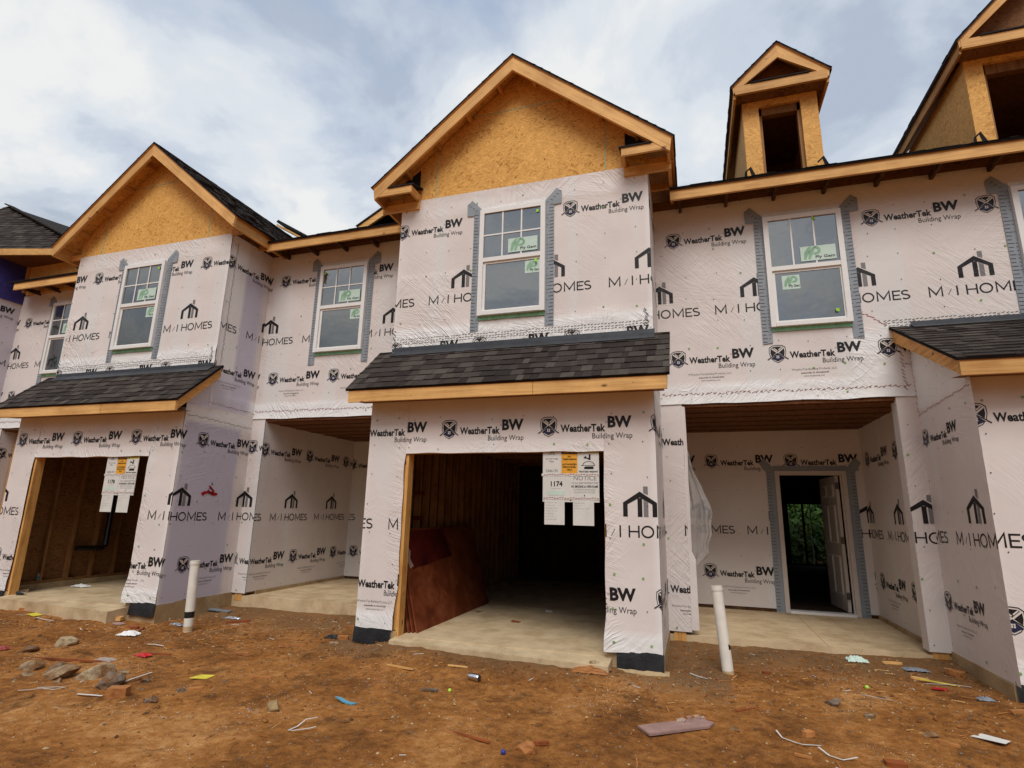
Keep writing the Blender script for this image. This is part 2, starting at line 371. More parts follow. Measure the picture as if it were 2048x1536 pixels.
def stroke(pts, w, closed=False):
    out = []; n = len(pts)
    L = []
    for i, p in enumerate(pts):
        a = pts[i - 1] if (i > 0 or closed) else p; b = pts[(i + 1) % n] if (i < n - 1 or closed) else p
        d1 = Vector((p[0] - a[0], p[1] - a[1])); d2 = Vector((b[0] - p[0], b[1] - p[1]))
        if d1.length < 1e-9: d1 = d2
        if d2.length < 1e-9: d2 = d1
        n1 = Vector((-d1.y, d1.x)).normalized(); n2 = Vector((-d2.y, d2.x)).normalized(); m = (n1 + n2)
        m = m.normalized() if m.length > 1e-6 else n1
        kk = w / 2 / max(.45, m.dot(n1)); L.append(((p[0] + m.x * kk, p[1] + m.y * kk), (p[0] - m.x * kk, p[1] - m.y * kk)))
    for i in range(n if closed else n - 1):
        a, b = L[i], L[(i + 1) % n]; out.append([a[0], a[1], b[1], b[0]])
    return out
def arc(cx, cy, rx, ry, a0, a1, n=14): return [(cx + rx * math.cos(R(a0 + (a1 - a0) * i / n)), cy + ry * math.sin(R(a0 + (a1 - a0) * i / n))) for i in range(n + 1)]
def letters(h=.122, w=.0165):
    """the wide light capitals of the builder's name; origin at the left foot of the first M, word 1.005 m long"""
    P = []
    def Mx(x, W): return stroke([(x, 0), (x, h), (x + W / 2, .22 * h), (x + W, h), (x + W, 0)], w)
    P += Mx(.008, .128); g = stroke([(.195, .015), (.232, h * .70)], w * .55); P += stroke([(.290, 0), (.290, h)], w)
    x = .385; P += stroke([(x, 0), (x, h)], w) + stroke([(x + .098, 0), (x + .098, h)], w) + stroke([(x, h / 2), (x + .098, h / 2)], w * .9)
    P += stroke(arc(.573, h / 2, .058, h / 2 - w * .35, 0, 360, 26)[:-1], w, True)
    P += Mx(.672, .128)
    x = .838; P += stroke([(x + .08, w / 2), (x, w / 2), (x, h - w / 2), (x + .08, h - w / 2)], w) + stroke([(x, h / 2), (x + .07, h / 2)], w * .9)
    cx = .968; r = h / 4
    P += stroke(arc(cx, h * .75 - w * .2, .036, r - w * .3, 35, 270, 9) + arc(cx, h * .25 + w * .2, .04, r - w * .3, 90, -145, 9)[1:], w)
    return [(P, 'ink', 0), (g, 'grey', 0)]
def house_mark():
    """gabled house outline with a centre post and a grey chimney bar, lower left corner at 0,0; .36 wide"""
    W, e, ap, t = .352, .145, .262, .048
    P = [[(0, 0), (t, 0), (t, e - .017), (0, e)], [(W - t, 0), (W, 0), (W, e), (W - t, e - .017)], [(0, e), (t, e - .017), (W / 2, ap - .062), (W / 2, ap)], [(W, e), (W / 2, ap), (W / 2, ap - .062), (W - t, e - .017)]]
    P += [[(W / 2 - t / 2, 0), (W / 2 + t / 2, 0), (W / 2 + t / 2, ap - .07), (W / 2 - t / 2, ap - .07)]]
    x = W / 2 + t / 2 + .014
    G = [[(x, 0), (x + t, 0), (x + t, ap - .108), (x, ap - .083)], [(x, ap - .012), (x + t, ap - .037), (x + t, .315), (x, .315)]]
    return [(P, 'ink', 0), (G, 'grey', 0)]
def shield_mark():
    s = [(-.095, .085), (-.06, .112), (0, .118), (.06, .112), (.095, .085), (.1, .02), (.085, -.045), (.05, -.09), (0, -.118), (-.05, -.09), (-.085, -.045), (-.1, .02)]
    sc = lambda k: [(x * k, y * k) for x, y in s]
    o, i = sc(1.0), sc(.93); n = len(s)
    ring = [[o[k], o[(k + 1) % n], i[(k + 1) % n], i[k]] for k in range(n)]
    f = sc(.82)
    navy = [[(0, .012), (-.082, -.045), (-.07, -.04 - .02), (-.041, -.074), (0, -.097), (.041, -.074), (.07, -.06), (.082, -.045)]]
    white = stroke([(-.066, .07), (.0, .014), (.085, -.055)], .016) + stroke([(-.04, .075), (.0, .038)], .012) + stroke([(.075, .078), (.0, .014), (-.085, -.055)], .016) + stroke([(.052, .086), (.012, .05)], .012)
    roof = stroke([(-.12, -.073), (0, .008), (.12, -.073)], .011)
    win = [[(x, y), (x + .013, y), (x + .013, y + .016), (x, y + .016)] for x in (-.016, .003) for y in (-.058, -.039)]
    return [(ring + [f], 'ink', 0), (navy, 'navy', 1), (white, 'white_ink', 2), (roof, 'ink', 3), (win, 'white_ink', 2)]
def wt_logo():
    out = list(shield_mark())
    out.append((fit(text_tris('WeatherTek', .095, .0030), .138, .645, -.066, .022), 'ink', 0))
    out.append((fit(text_tris('BW', .18, .008), .672, .935, -.026, .105), 'ink', 0))
    out.append((fit(text_tris('Building Wrap', .08), .500, .938, -.163, -.082), 'ink', 0))
    out.append((stroke(arc(.656, .036, .008, .008, 0, 360, 8)[:-1], .003, True), 'grey', 0))
    return out
def address():
    return [(fit(text_tris('WeatherTek Building Products, LLC', .03, 0, res=1), .0, .5, 0, .034), 'grey', 0), (fit(text_tris('Jacksonville, FL 904-268-2004', .03, .0006, res=1), .10, .41, -.042, -.018), 'ink', 0), (fit(text_tris('www.weathertek.com', .03, 0, res=1), .13, .36, -.076, -.053), 'grey', 0)]
ART = dict(wt=wt_logo(), mi=letters(), hm=house_mark(), ad=address())

def clip(poly, u0, u1, z0, z1):
    for ax, lim, sg in ((0, u0, 1), (0, u1, -1), (1, z0, 1), (1, z1, -1)):
        if not poly: return poly
        out = []
        for i in range(len(poly)):
            a, b = poly[i - 1], poly[i]; da = (a[ax] - lim) * sg; db = (b[ax] - lim) * sg
            if (da >= 0) != (db >= 0):
                t = da / (da - db); out.append((a[0] + (b[0] - a[0]) * t, a[1] + (b[1] - a[1]) * t))
            if db >= 0: out.append(b)
        poly = out
    return poly

class Wrap:
    """one printed sheet of wrap on a wall: P(u,z) = org + u*ud + z*Z, normal nd; u0 is the strip coordinate of its left edge"""
    def __init__(s, org, ud, nd, u0, u1, z0, z1, step=.07, warp=None, zones=None, amp=.003):
        s.o = Vector(org); s.ud = Vector(ud); s.nd = Vector(nd); s.u0, s.u1, s.z0, s.z1 = u0, u1, z0, z1
        s.warp = warp; s.mb = MB(); s.zones = zones or []; s.amp = amp
        s.mb.att = {'white': {}, 'purple': {}, 'loose': {}, 'dirt': {}}
        nu = max(1, int((u1 - u0) / step)); nv = max(1, int((z1 - z0) / step)); s.du = (u1 - u0) / nu; s.dz = (z1 - z0) / nv
        V = []; 
        for j in range(nv + 1):
            for i in range(nu + 1): V.append((u0 + (u1 - u0) * i / nu, z0 + (z1 - z0) * j / nv))
        F = [(j * (nu + 1) + i, j * (nu + 1) + i + 1, (j + 1) * (nu + 1) + i + 1, (j + 1) * (nu + 1) + i) for j in range(nv) for i in range(nu)]
        i0 = s.mb.mesh([s.P(u, z) for u, z in V], F, 'wrap', True)
        for k, (u, z) in enumerate(V): s.zone(i0 + k, u, z)
    def loose(s, u, z):
        return max([0] + [val * sm(u, a, b, .05) * sm(z + .03 * nz(u * 3, z, 1), c, d, .06) for nm, a, b, c, d, val in s.zones if nm == 'loose'])
    def zone(s, idx, u, z):
        for nm, a, b, c, d, val in s.zones:
            soft = .012 if nm in ('white', 'purple') else .06
            w = val * sm(u, a, b, soft) * sm(z, c, d, soft)
            s.mb.att[nm][idx] = max(s.mb.att[nm].get(idx, 0), w)
    def P(s, u, z, off=0.0):
        q = s.o + s.ud * (u - s.u0) ; w = Vector((q.x, q.y, z))
        d = s.amp * (.8 + nz(w.x, w.y, w.z, 1.9) + .6 * nz(w.x + 9, w.y, w.z, 4.1))
        lo = s.loose(u, z)
        if lo: d += lo * (.006 * (1 + nz(u * 1.3, z * 4.5, 3.3, 2.0)) + .007 * abs(nz(u * 3 + z * 4, z * 6, 7.7, 2.0)))
        uu, zz = u, z
        if s.warp: uu, zz, dn = s.warp(u, z); d += dn
        return s.o + s.ud * (uu - s.u0) + Vector((0, 0, zz - s.o.z)) + s.nd * (d + off)
    def poly(s, pl, m, lift=0):
        pl = clip(pl, s.u0, s.u1, s.z0, s.z1)
        if len(pl) < 3: return
        us = [p[0] for p in pl]; zs = [p[1] for p in pl]
        i0, i1 = int((min(us) - s.u0) / s.du), int((max(us) - s.u0) / s.du); j0, j1 = int((min(zs) - s.z0) / s.dz), int((max(zs) - s.z0) / s.dz)
        for i in range(i0, i1 + 1):
            for j in range(j0, j1 + 1):
                c = pl if (i0 == i1 and j0 == j1) else clip(pl, s.u0 + i * s.du, s.u0 + (i + 1) * s.du, s.z0 + j * s.dz, s.z0 + (j + 1) * s.dz)
                if len(c) < 3: continue
                k0 = len(s.mb.v); s.mb.face([s.P(u, z, .0026 + .0009 * lift) for u, z in c], m, False)
                for k, (u, z) in enumerate(c): s.zone(k0 + k, u, z)
    def art(s, name, u, z, k=1.0):
        if u + 1.1 * k < s.u0 or u - .2 > s.u1: return
        for polys, m, lift in ART[name]:
            for pl in polys: s.poly([(u + x * k, z + y * k) for x, y in pl], m, lift)
    def rows(s, ph, zc, period=1.235, addr=False, k=1.0):
        n0 = math.floor((s.u0 - ph - 1.1) / period); n1 = math.ceil((s.u1 - ph + .2) / period)
        for n in range(n0, n1 + 1):
            s.art('wt', ph + n * period, zc, k)
            if addr: s.art('ad', ph + n * period + .145, zc - .235, k)
    def names(s, ph, zb, period=1.235, k=1.0):
        n0 = math.floor((s.u0 - ph - 1.1) / period); n1 = math.ceil((s.u1 - ph + .2) / period)
        for n in range(n0, n1 + 1):
            u = ph + n * period; s.art('mi', u, zb, k); s.art('hm', u + .325, zb + .212, k)
    def nails(s, seed=1, caps=True):
        r = random.Random(seed)
        z = s.z0 + .07
        while z < s.z1:
            u = s.u0 + .06
            while u < s.u1:
                uu = u + r.uniform(-.04, .04); zz = z + r.uniform(-.03, .03)
                if r.random() < .8:
                    if caps and r.random() < .35: s.poly([(uu + .013 * math.cos(a * .785), zz + .013 * math.sin(a * .785)) for a in range(8)], 'cap', 4)
                    else: s.poly([(uu + .0068 * math.cos(a * 1.047), zz + .0068 * math.sin(a * 1.047)) for a in range(6)], 'staple', 4)
                u += .36
            z += .34
    def dashes(s, ua, za, ub, zb, gap=.045, ln=.035, slant=.012, m='ink', seed=3, w=.007, wob=.012):
        r = random.Random(seed); L = math.hypot(ub - ua, zb - za); n = int(L / gap); d = ((ub - ua) / L, (zb - za) / L)
        for i in range(n):
            t = i * gap + r.uniform(0, .01); jz = r.uniform(-wob, wob)
            a = (ua + d[0] * t - d[1] * jz, za + d[1] * t + d[0] * jz); b = (a[0] + d[0] * ln - d[1] * slant, a[1] + d[1] * ln + d[0] * slant)
            for pl in stroke([a, b], w): s.poly(pl, m, 2)
    def build(s, name, parent, label=None):
        o = s.mb.build(name, parent, None)
        if label: o['label'] = label
        return o
def sm(x, a, b, w):
    t = min((x - a) / w, (b - x) / w); return max(0.0, min(1.0, t + .5))

# ------------------------------------------------------------------ ground
GX = [-12, -10, -7, -5, -3.5, -.5, .3, 1.5, 2.8, 5]; GZ = [-.18, -.18, -.17, -.17, -.11, -.135, -.10, -.09, -.06, 0.]
def interp(x, xs, ys):
    if x <= xs[0]: return ys[0]
    for i in range(1, len(xs)):
        if x <= xs[i]: return ys[i - 1] + (ys[i] - ys[i - 1]) * (x - xs[i - 1]) / (xs[i] - xs[i - 1])
    return ys[-1]
def gz(x, y):
    t = max(0, min(1, (-y - .3) / 1.5)); b = interp(x, GX, GZ) * (1 - t) - .155 * t
    b += .055 * max(0, min(1, (x + 3.3) / .3, (-.15 - x) / .3)) * max(0, min(1, (y + .75) / .4)) + .03 * max(0, min(1, (-7.0 - x) / .3)) * max(0, min(1, (y + .6) / .4))
    b += .045 * max(0, min(1, (y - .85) / .5))
    rut = math.sin((y + .25 * x + .3 * nz(x, y, 3, .5)) * 7.5); b -= .012 * max(0, rut - .55) * max(0, min(1, (-.7 - y) / .6))
    return b + .020 * nz(x, y, 0, 1.3) + .013 * nz(x, y, 5, 4.0)
def gz_fine(x, y): return gz(x, y) + .008 * nz(x, y, 9, 8) + .006 * nz(x, y, 3, 19) + .004 * max(0, nz(x, y, 6, 38))
def make_ground():
    mb = MB(); att = {}
    def grid(x0, x1, y0, y1, st, zf):
        nx = int((x1 - x0) / st); ny = int((y1 - y0) / st)
        V = [(x0 + (x1 - x0) * i / nx, y0 + (y1 - y0) * j / ny) for j in range(ny + 1) for i in range(nx + 1)]
        i0 = mb.mesh([(x, y, zf(x, y)) for x, y in V], [(j * (nx + 1) + i, j * (nx + 1) + i + 1, (j + 1) * (nx + 1) + i + 1, (j + 1) * (nx + 1) + i) for j in range(ny) for i in range(nx)], 'soil', True)
        for k, (x, y) in enumerate(V):
            e = max(sm(y, -.42 - .25 * nz(x, 0, 0, 1.1), 3, .5), 0) if -3.8 < x < .6 else sm(y, .6 + .4 * nz(x, 0, 4, 1.3), 3, .7)
            att[i0 + k] = max(0, min(1, e))
    grid(-13, 5.5, -4.4, 2.0, .028, gz_fine)
    zz = lambda x, y: -.175
    for (a, b, c, d) in ((-400, 400, -400, -4.4), (-400, 400, 2.0, 400), (-400, -13, -4.4, 2.0), (5.5, 400, -4.4, 2.0)): mb.face([(a, c, -.17), (b, c, -.17), (b, d, -.17), (a, d, -.17)], 'soil')
    mb.att['grey'] = att
    o = mb.build('ground'); tag(o, 'red clay building ground in front of the houses', None, None, 'structure')
make_ground()

# ------------------------------------------------------------------ house pieces
def shingles(mb, org, ux, vx, W, L, expo=.135, seed=0, thick=.012, deck='osb'):
    """courses of laminated shingles; ux along the eave, vx up the slope (unit vectors)"""
    r = random.Random(seed); o = Vector(org); ux = Vector(ux); vx = Vector(vx); n = ux.cross(vx).normalized()
    if n.z < 0: n = -n
    tone = mb.att.setdefault('tone', {})
    nc = max(1, int(math.ceil(L / expo)))
    for c in range(nc):
        v0 = c * expo; v1 = min(L, v0 + expo + .03); u = -r.uniform(0, .3)
        while u < W:
            w = r.choice((.08, .10, .12, .15, .19)) ; a, b = max(0, u), min(W, u + w); u += w
            if b - a < .01: continue
            t = r.betavariate(2, 2); lift = thick + (.006 if r.random() < .5 else 0); dv = r.uniform(-.006, .003) if c else 0
            p = [o + ux * a + vx * (v0 + dv) + n * lift, o + ux * b + vx * (v0 + dv) + n * lift, o + ux * b + vx * v1 + n * .003, o + ux * a + vx * v1 + n * .003]
            q = [x for x in (o + ux * a + vx * (v0 + dv) - n * .004, o + ux * b + vx * (v0 + dv) - n * .004)]
            i0 = len(mb.v); mb.face(p, 'shingle'); mb.face([q[0], q[1], p[1], p[0]], 'shingle')
            mb.face([q[0], p[0], p[3]], 'shingle'); mb.face([q[1], p[2], p[1]], 'shingle')
            for k in range(i0, len(mb.v)): tone[k] = t
    # deck under the courses
    d0 = [o - n * .02, o + ux * W - n * .02, o + ux * W + vx * L - n * .02, o + vx * L - n * .02]; d1 = [p + n * .018 for p in d0]
    mb.face(d0, deck)
    for k in range(4): mb.face([d0[k], d0[(k + 1) % 4], d1[(k + 1) % 4] + n * .014, d1[k] + n * .014], 'felt')

def window(par, cx, y, z0, z1, w=.922, grid=(3, 2), side=1, small_left=False, tags=((.86, .93),), name='window', hi_white=True):
    """double hung vinyl window, front face toward -y; par is the house"""
    x0, x1 = cx - w / 2, cx + w / 2; fw = .062; yf = y - .035; zm = z0 + (z1 - z0) * .515
    f = MB(); 
    f.box(x0, x0 + fw, yf, y + .02, z0, z1, 'vinyl'); f.box(x1 - fw, x1, yf, y + .02, z0, z1, 'vinyl')
    f.box(x0 + fw, x1 - fw, yf, y + .02, z1 - fw, z1, 'vinyl'); f.box(x0 + fw, x1 - fw, yf - .012, y + .02, z0, z0 + fw * .8, 'vinyl')
    f.box(x0 + fw, x1 - fw, yf + .008, y + .02, zm - .03, zm + .028, 'vinyl')
    # lower sash sits deeper
    s = .034; yb = y - .005
    f.box(x0 + fw, x0 + fw + s, yb, y + .02, z0 + fw * .8, zm - .03, 'vinyl'); f.box(x1 - fw - s * .5, x1 - fw, yb, y + .02, z0 + fw * .8, zm - .03, 'vinyl')
    f.box(x0 + fw + s, x1 - fw - s * .5, yb, y + .02, zm - .062, zm - .03, 'vinyl'); f.box(x0 + fw + s, x1 - fw - s * .5, yb, y + .02, z0 + fw * .8, z0 + fw * .8 + .03, 'vinyl')
    f.box(x0 + .01, x1 - .01, y + .02, y + .045, z0 + .01, z1 - .01, 'vinyl')
    fo = f.build(name, par)
    gl = MB(); gl.face([(x0 + fw, yf + .022, zm + .028), (x1 - fw, yf + .022, zm + .028), (x1 - fw, yf + .022, z1 - fw), (x0 + fw, yf + .022, z1 - fw)], 'glass')
    gl.build('upper_pane', fo)
    gl = MB(); gl.face([(x0 + fw + s, yb + .012, z0 + fw * .8 + .03), (x1 - fw - s * .5, yb + .012, z0 + fw * .8 + .03), (x1 - fw - s * .5, yb + .012, zm - .062), (x0 + fw + s, yb + .012, zm - .062)], 'glass')
    gl.build('lower_pane', fo)
    mu = MB(); W = x1 - x0 - 2 * fw
    for i in range(1, grid[0]): xx = x0 + fw + W * i / grid[0]; mu.box(xx - .010, xx + .010, yf + .012, yf + .020, zm + .028, z1 - fw, 'vinyl')
    for j in range(1, grid[1]): zz = zm + .028 + (z1 - fw - zm - .028) * j / grid[1]; mu.box(x0 + fw, x1 - fw, yf + .013, yf + .019, zz - .010, zz + .010, 'vinyl')
    mu.build('muntin', fo)
    def stick(xa, xb, za, zb, yy, big):
        b = MB(); b.box(xa, xb, yy - .0015, yy, za, zb, 'sticker'); W_, H_ = xb - xa, zb - za; yy -= .0025
        k = H_ * .95 if big else H_ * .8; ox = xa + W_ * .04; oz = za + H_ * (.1 if big else .2)
        def P(pl, m='pgreen', d=0): b.face([(ox + x * k, yy - d, oz + z * k) for x, z in pl], m)
        for a in (0.0, .27): P([(a + .10, .02), (a + .24, .0), (a + .62, .93), (a + .42, .90), (a + .16, .55)])
        P([(.66, .30), (.98, .32), (1.14, .46), (1.16, .66), (1.02, .86), (.86, .93), (.80, .78), (.98, .66), (.94, .50), (.74, .46)])
        t = fit(text_tris('Ply Gem', .1, .0015), xa + W_ * (.42 if big else .4), xa + W_ * .96, za + H_ * .08, za + H_ * .33)
        for tr in t: b.face([(x, yy - .001, z) for x, z in tr], 'black')
        b.build('sticker', fo)
    H = z1 - z0
    stick(x0 + fw + W * .44, x1 - fw - W * .05, zm + .06, zm + .06 + .20, yf + .0115, True)
    if small_left: stick(x0 + fw + W * .14, x0 + fw + W * .40, zm - .29, zm - .10, yb + .010, False)
    else: stick(x1 - fw - W * .27, x1 - fw - W * .02, zm - .25, zm - .075, yb + .010, False)
    tg = MB()
    for a, b in tags: xx = x0 + fw + W * a; zz = z0 + H * b; tg.box(xx, xx + .035, yb - .022, yb - .020, zz - .04, zz, 'lime')
    tg.split('warning_tag', fo)
    # flashing tape up both jambs, with a folded flag at each head corner, a green strip under the sill
    for sx in (-1, 1):
        b = MB(); e = x0 if sx < 0 else x1; ya = y + .032 - .0155; tw = .108
        pl = lambda pts, m='tape', d=0: b.face([(e + sx * p, ya - d, z) for p, z in (pts if sx > 0 else list(reversed(pts)))], m)
        pl([(-.01, z0 - .20), (tw, z0 - .21), (tw, z1 + .03), (-.01, z1 + .03)])
        pl([(-.02, z1 + .02), (.075, z1 - .02), (.215, z1 + .125), (.145, z1 + .195)], 'tape', .0015)
        pl([(.075, z1 - .05), (.21, z1 - .04), (.215, z1 + .12), (.10, z1 + .05)], 'tape', .0008)
        r = random.Random(int(cx * 100) + sx)
        z = z0 - .19
        while z < z1:
            ww = r.uniform(.045, .075); pl([(tw - ww, z), (tw - .004, z + .004), (tw - .004, z + .011), (tw - ww, z + .006)], 'tape_ink', .003); z += .048
            if r.random() < .6: pl([(.012, z), (.03, z + .002), (.03, z + .007), (.012, z + .006)], 'tape_ink', .003)
        for q in range(4): a = .06 + q * .04; pl([(a, z1 + a * .95 - .03), (a + .03, z1 + a * .95 + .01 - .05), (a + .034, z1 + a * .95 - .035), (a + .004, z1 + a * .95 - .022)], 'tape_ink', .004)
        b.build('flashing_tape', fo)
    b = MB(); b.box(x0 + .01, x1 - .01, y + .012, y + .018, z0 - .052, z0 - .004, 'green')
    for q in range(10): xx = x0 + .03 + q * (w - .06) / 10; b.box(xx, xx + .03, y + .0095, y + .011, z0 - .022, z0 - .015, 'pgreen')
    b.build('sill_tape', fo)
    if hi_white:
        b = MB(); b.box(x0, x1, y + .0155, y + .018, z1 + .002, z1 + .075, 'whitefilm'); b.build('head_tape', fo)
    return fo

def gable_roof(par, xm, half, y0, zt, za, yb, returns, seed, osb_y, depth_fascia=.17, wall_half=1.75, wall_z=5.8, tails=True):
    """front gable: apex (xm, za), tails at +-half, zt is the tip height of the shingles; y0 front of the overhang, yb back"""
    dv = Vector((half, 0, za - zt)); sl = dv.length; s_ = dv.normalized()
    rf = MB()
    for sx in (-1, 1):
        tip = Vector((xm + sx * half, y0 - .02, zt)); vx = Vector((-sx * s_.x, 0, s_.z))
        if sx > 0: shingles(rf, tip, (0, 1, 0), vx, yb - y0, sl + .01, seed=seed + 1)
        else: shingles(rf, tip + Vector((0, yb - y0, 0)), (0, -1, 0), vx, yb - y0, sl + .01, seed=seed)
    ro = rf.build('roof', par)
    # barge boards (front fascia) with plumb cuts
    nrm = .0
    for sx in (-1, 1):
        b = MB(); t0 = .028; slope = (za - zt) / half
        pr = [(xm, za - t0), (xm, za - t0 - depth_fascia * 1.28), (xm + sx * (half - .055), zt + .05 * slope - t0 - depth_fascia * 1.18), (xm + sx * (half - .03), zt + .03 * slope - t0)]
        if sx > 0: pr = list(reversed(pr))
        b.prism(pr, y0 - .003 * (sx > 0), y0 + .04, 'lum_dn' if sx > 0 else 'lum_up'); b.build('barge_board', ro)
    # soffit lookouts and underside
    so = MB(); slope = (za - zt) / half
    for sx in (-1, 1):
        for i, f in enumerate((.12, .34, .56, .78)):
            xx = xm + sx * half * f; zz = za - slope * half * f - .045
            so.beam((xx, y0 + .04, zz - .055), (xx, osb_y - .002, zz - .055), .04, .085, 'lum_y')
    so.split('lookout', ro)
    # side eave fascias running back
    for sx in (-1, 1):
        b = MB(); xx = xm + sx * (half - .055); zz = zt + .05 * slope - .03
        b.box(min(xx, xx - sx * .038), max(xx, xx - sx * .038), y0 + .045, yb, zz - .20, zz, 'lum_y')
        b.build('eave_fascia', ro); b = MB()
        for q in range(int((yb - y0) / .6)):
            yy = y0 + .3 + q * .6; b.beam((xx - sx * .04, yy, zz - .12), (xm + sx * (wall_half - .02), yy, zz - .12 + .3 * 0), .04, .09, 'lum_y')
        b.split('lookout', ro)
    # OSB gable wall
    g = MB(); zi = lambda x: za - slope * abs(x - xm) - .06
    xs = [xm - wall_half, xm, xm + wall_half]
    pr = [(xs[0], wall_z - .02), (xs[2], wall_z - .02), (xs[2], zi(xs[2])), (xm, zi(xm)), (xs[0], zi(xs[0]))]
    g.prism(pr, osb_y, osb_y + .03, 'osb')
    for x in (xm - 1.22, xm + 1.22):   # sheet joints with the green edge paint
        g.box(x - .006, x + .006, osb_y - .002, osb_y, wall_z, zi(x) - .01, 'pgreen')
    zz = wall_z + 1.22; xw = (za - .06 - zz) / slope
    g.box(xm - xw, xm + xw, osb_y - .0022, osb_y, zz - .005, zz + .005, 'pgreen')
    rr = random.Random(seed + 40); z_ = wall_z + .12
    while z_ < za - .3:
        x_ = xm - wall_half + .1
        while x_ < xm + wall_half:
            if z_ < zi(x_) - .12: g.box(x_ + rr.uniform(-.012, .012), x_ + .012, osb_y - .0016, osb_y, z_ + rr.uniform(-.012, .012), z_ + .013, 'lum_dark')
            x_ += .41
        z_ += .21
    go = g.build('gable', par)
    if returns:
        for sx in (-1, 1):
            b = MB(); xe = xm + sx * (half - .05); xi = xm + sx * (half - .64); a, c = min(xe, xi), max(xe, xi)
            zb = zt - .12
            zb = zt - .145; b.box(a, c, y0 + .003, y0 + .036, zb, zb + .105, 'lum_x')
            xi2 = xi + sx * .0; b.box(min(xi, xi + sx * .038), max(xi, xi + sx * .038), y0 + .036, osb_y + .02, zb, zb + .105, 'lum_y')
            b.box(a, c, y0 + .30 - .04, y0 + .30, zb - .12, zb - .005, 'lum_x')
            fa, fc = (xi - .03, xm + half - .27) if sx > 0 else (xm - half + .27, xi + .03)
            b.hexa([(fa, y0 - .012, zb + .106), (fc, y0 - .012, zb + .106), (fc, osb_y - .001, zb + .20), (fa, osb_y - .001, zb + .20), (fa, y0 - .012, zb + .126), (fc, y0 - .012, zb + .126), (fc, osb_y - .001, zb + .222), (fa, osb_y - .001, zb + .222)], 'felt')
            # dark felt upstand in the corner
            xo = xm + sx * (wall_half + .0); q = xi + sx * .02
            b.face([(q, osb_y - .006, zb + .2), (xe - sx * .1, osb_y - .006, zb + .2), (q, osb_y - .006, zi(q) - .07)], 'felt')
            b.build('cornice_return', ro)
    return ro

def pent(par, x0, x1, ye, ze, yt, zt, seed, label=None):
    """small shingled roof over the garage; eave at ye/ze, top at yt/zt"""
    v = Vector((0, yt - ye, zt - ze)); L = v.length; v.normalize()
    mb = MB(); shingles(mb, (x0, ye, ze), (1, 0, 0), v, x1 - x0, L, seed=seed)
    ro = mb.build('pent_roof', par)
    b = MB(); b.box(x0 + .03, x1 - .03, ye + .02, ye + .058, ze - .155, ze - .012, 'lum_x'); xj = x0 + .62 * (x1 - x0); b.box(xj, xj + .004, ye + .0185, ye + .0195, ze - .154, ze - .013, 'dull'); b.build('fascia', ro)
    sl = (zt - ze) / (yt - ye)
    for xx in (x0 + .03, x1 - .03 - .038):
        b = MB(); y_ = ye + .058
        pts = [(y_, ze - .155 + .02), (yt, zt - .185), (yt, zt - .03), (y_, ze + .038 * sl - .012)]
        n = 4; V = [(xx, y, z) for y, z in pts] + [(xx + .038, y, z) for y, z in pts]
        b.mesh(V, [(3, 2, 1, 0), (4, 5, 6, 7)] + [(i, (i + 1) % 4, (i + 1) % 4 + 4, i + 4) for i in range(4)], 'lum_y'); b.build('rake_board', ro)
    b = MB()   # soffit
    b.face([(x0 + .07, ye + .058, ze - .14), (x0 + .07, 0.02, ze - .11), (x1 - .07, 0.02, ze - .11), (x1 - .07, ye + .058, ze - .14)], 'osb_shaded'); b.build('soffit', ro)
    n = Vector((0, -v.z, v.y)); 
    b = MB(); p0 = Vector((x0 + .22, yt, zt)) - v * .15 + n * .024; p1 = Vector((x1 - .17, yt, zt)) - v * .15 + n * .024
    b.face([p0, p1, p1 + v * .13, p0 + v * .13], 'flash'); b.face([p0 - n * .012, p1 - n * .012, p1, p0], 'flash')
    b.face([(x0 + .22, yt - .036, zt - .03), (x1 - .17, yt - .036, zt - .03), (x1 - .17, yt - .030, zt + .055), (x0 + .22, yt - .030, zt + .055)], 'flash'); b.build('flashing', ro)
    return ro

def eave(par, x0, x1, yw, zb, ztop, eo=.455, wall_top=None, roof_back=6.0, slope=.5):
    """main roof edge over the recessed wall"""
    mb = MB(); v = Vector((0, 1, slope)).normalized()
    o = Vector((x0, yw - eo - .03, ztop + .012))
    shingles(mb, o, (1, 0, 0), v, x1 - x0, .8, seed=int(abs(x0) * 10), deck='dull')
    mb.hexa([o + v * .8 - Vector((0, 0, .03)), o + v * .8 + Vector((x1 - x0, 0, -.03)), o + v * roof_back + Vector((x1 - x0, 0, -.03)), o + v * roof_back + Vector((0, 0, -.03)), o + v * .8, o + v * .8 + Vector((x1 - x0, 0, 0)), o + v * roof_back + Vector((x1 - x0, 0, 0)), o + v * roof_back], 'shingle')
    ro = mb.build('main_roof', par)
    b = MB(); b.box(x0, x1, yw - eo, yw - eo + .038, zb, ztop, 'lum_x'); b.build('fascia', ro)
    b = MB(); n = int((x1 - x0) / .6)
    for i in range(n + 1):
        xx = x0 + .12 + i * .6
        if xx < x1 - .05: b.box(xx - .019, xx + .019, yw - eo + .039, yw + .3, zb + .035, zb + .12, 'dull')  # tails take the darkened wood; eave shade is in the colour
    b.split('rafter_tail', ro)
    b = MB(); b.box(x0, x1, yw + .28, yw + .30, zb - .25, zb + .5, 'felt'); b.build('blocking', ro)
    return ro

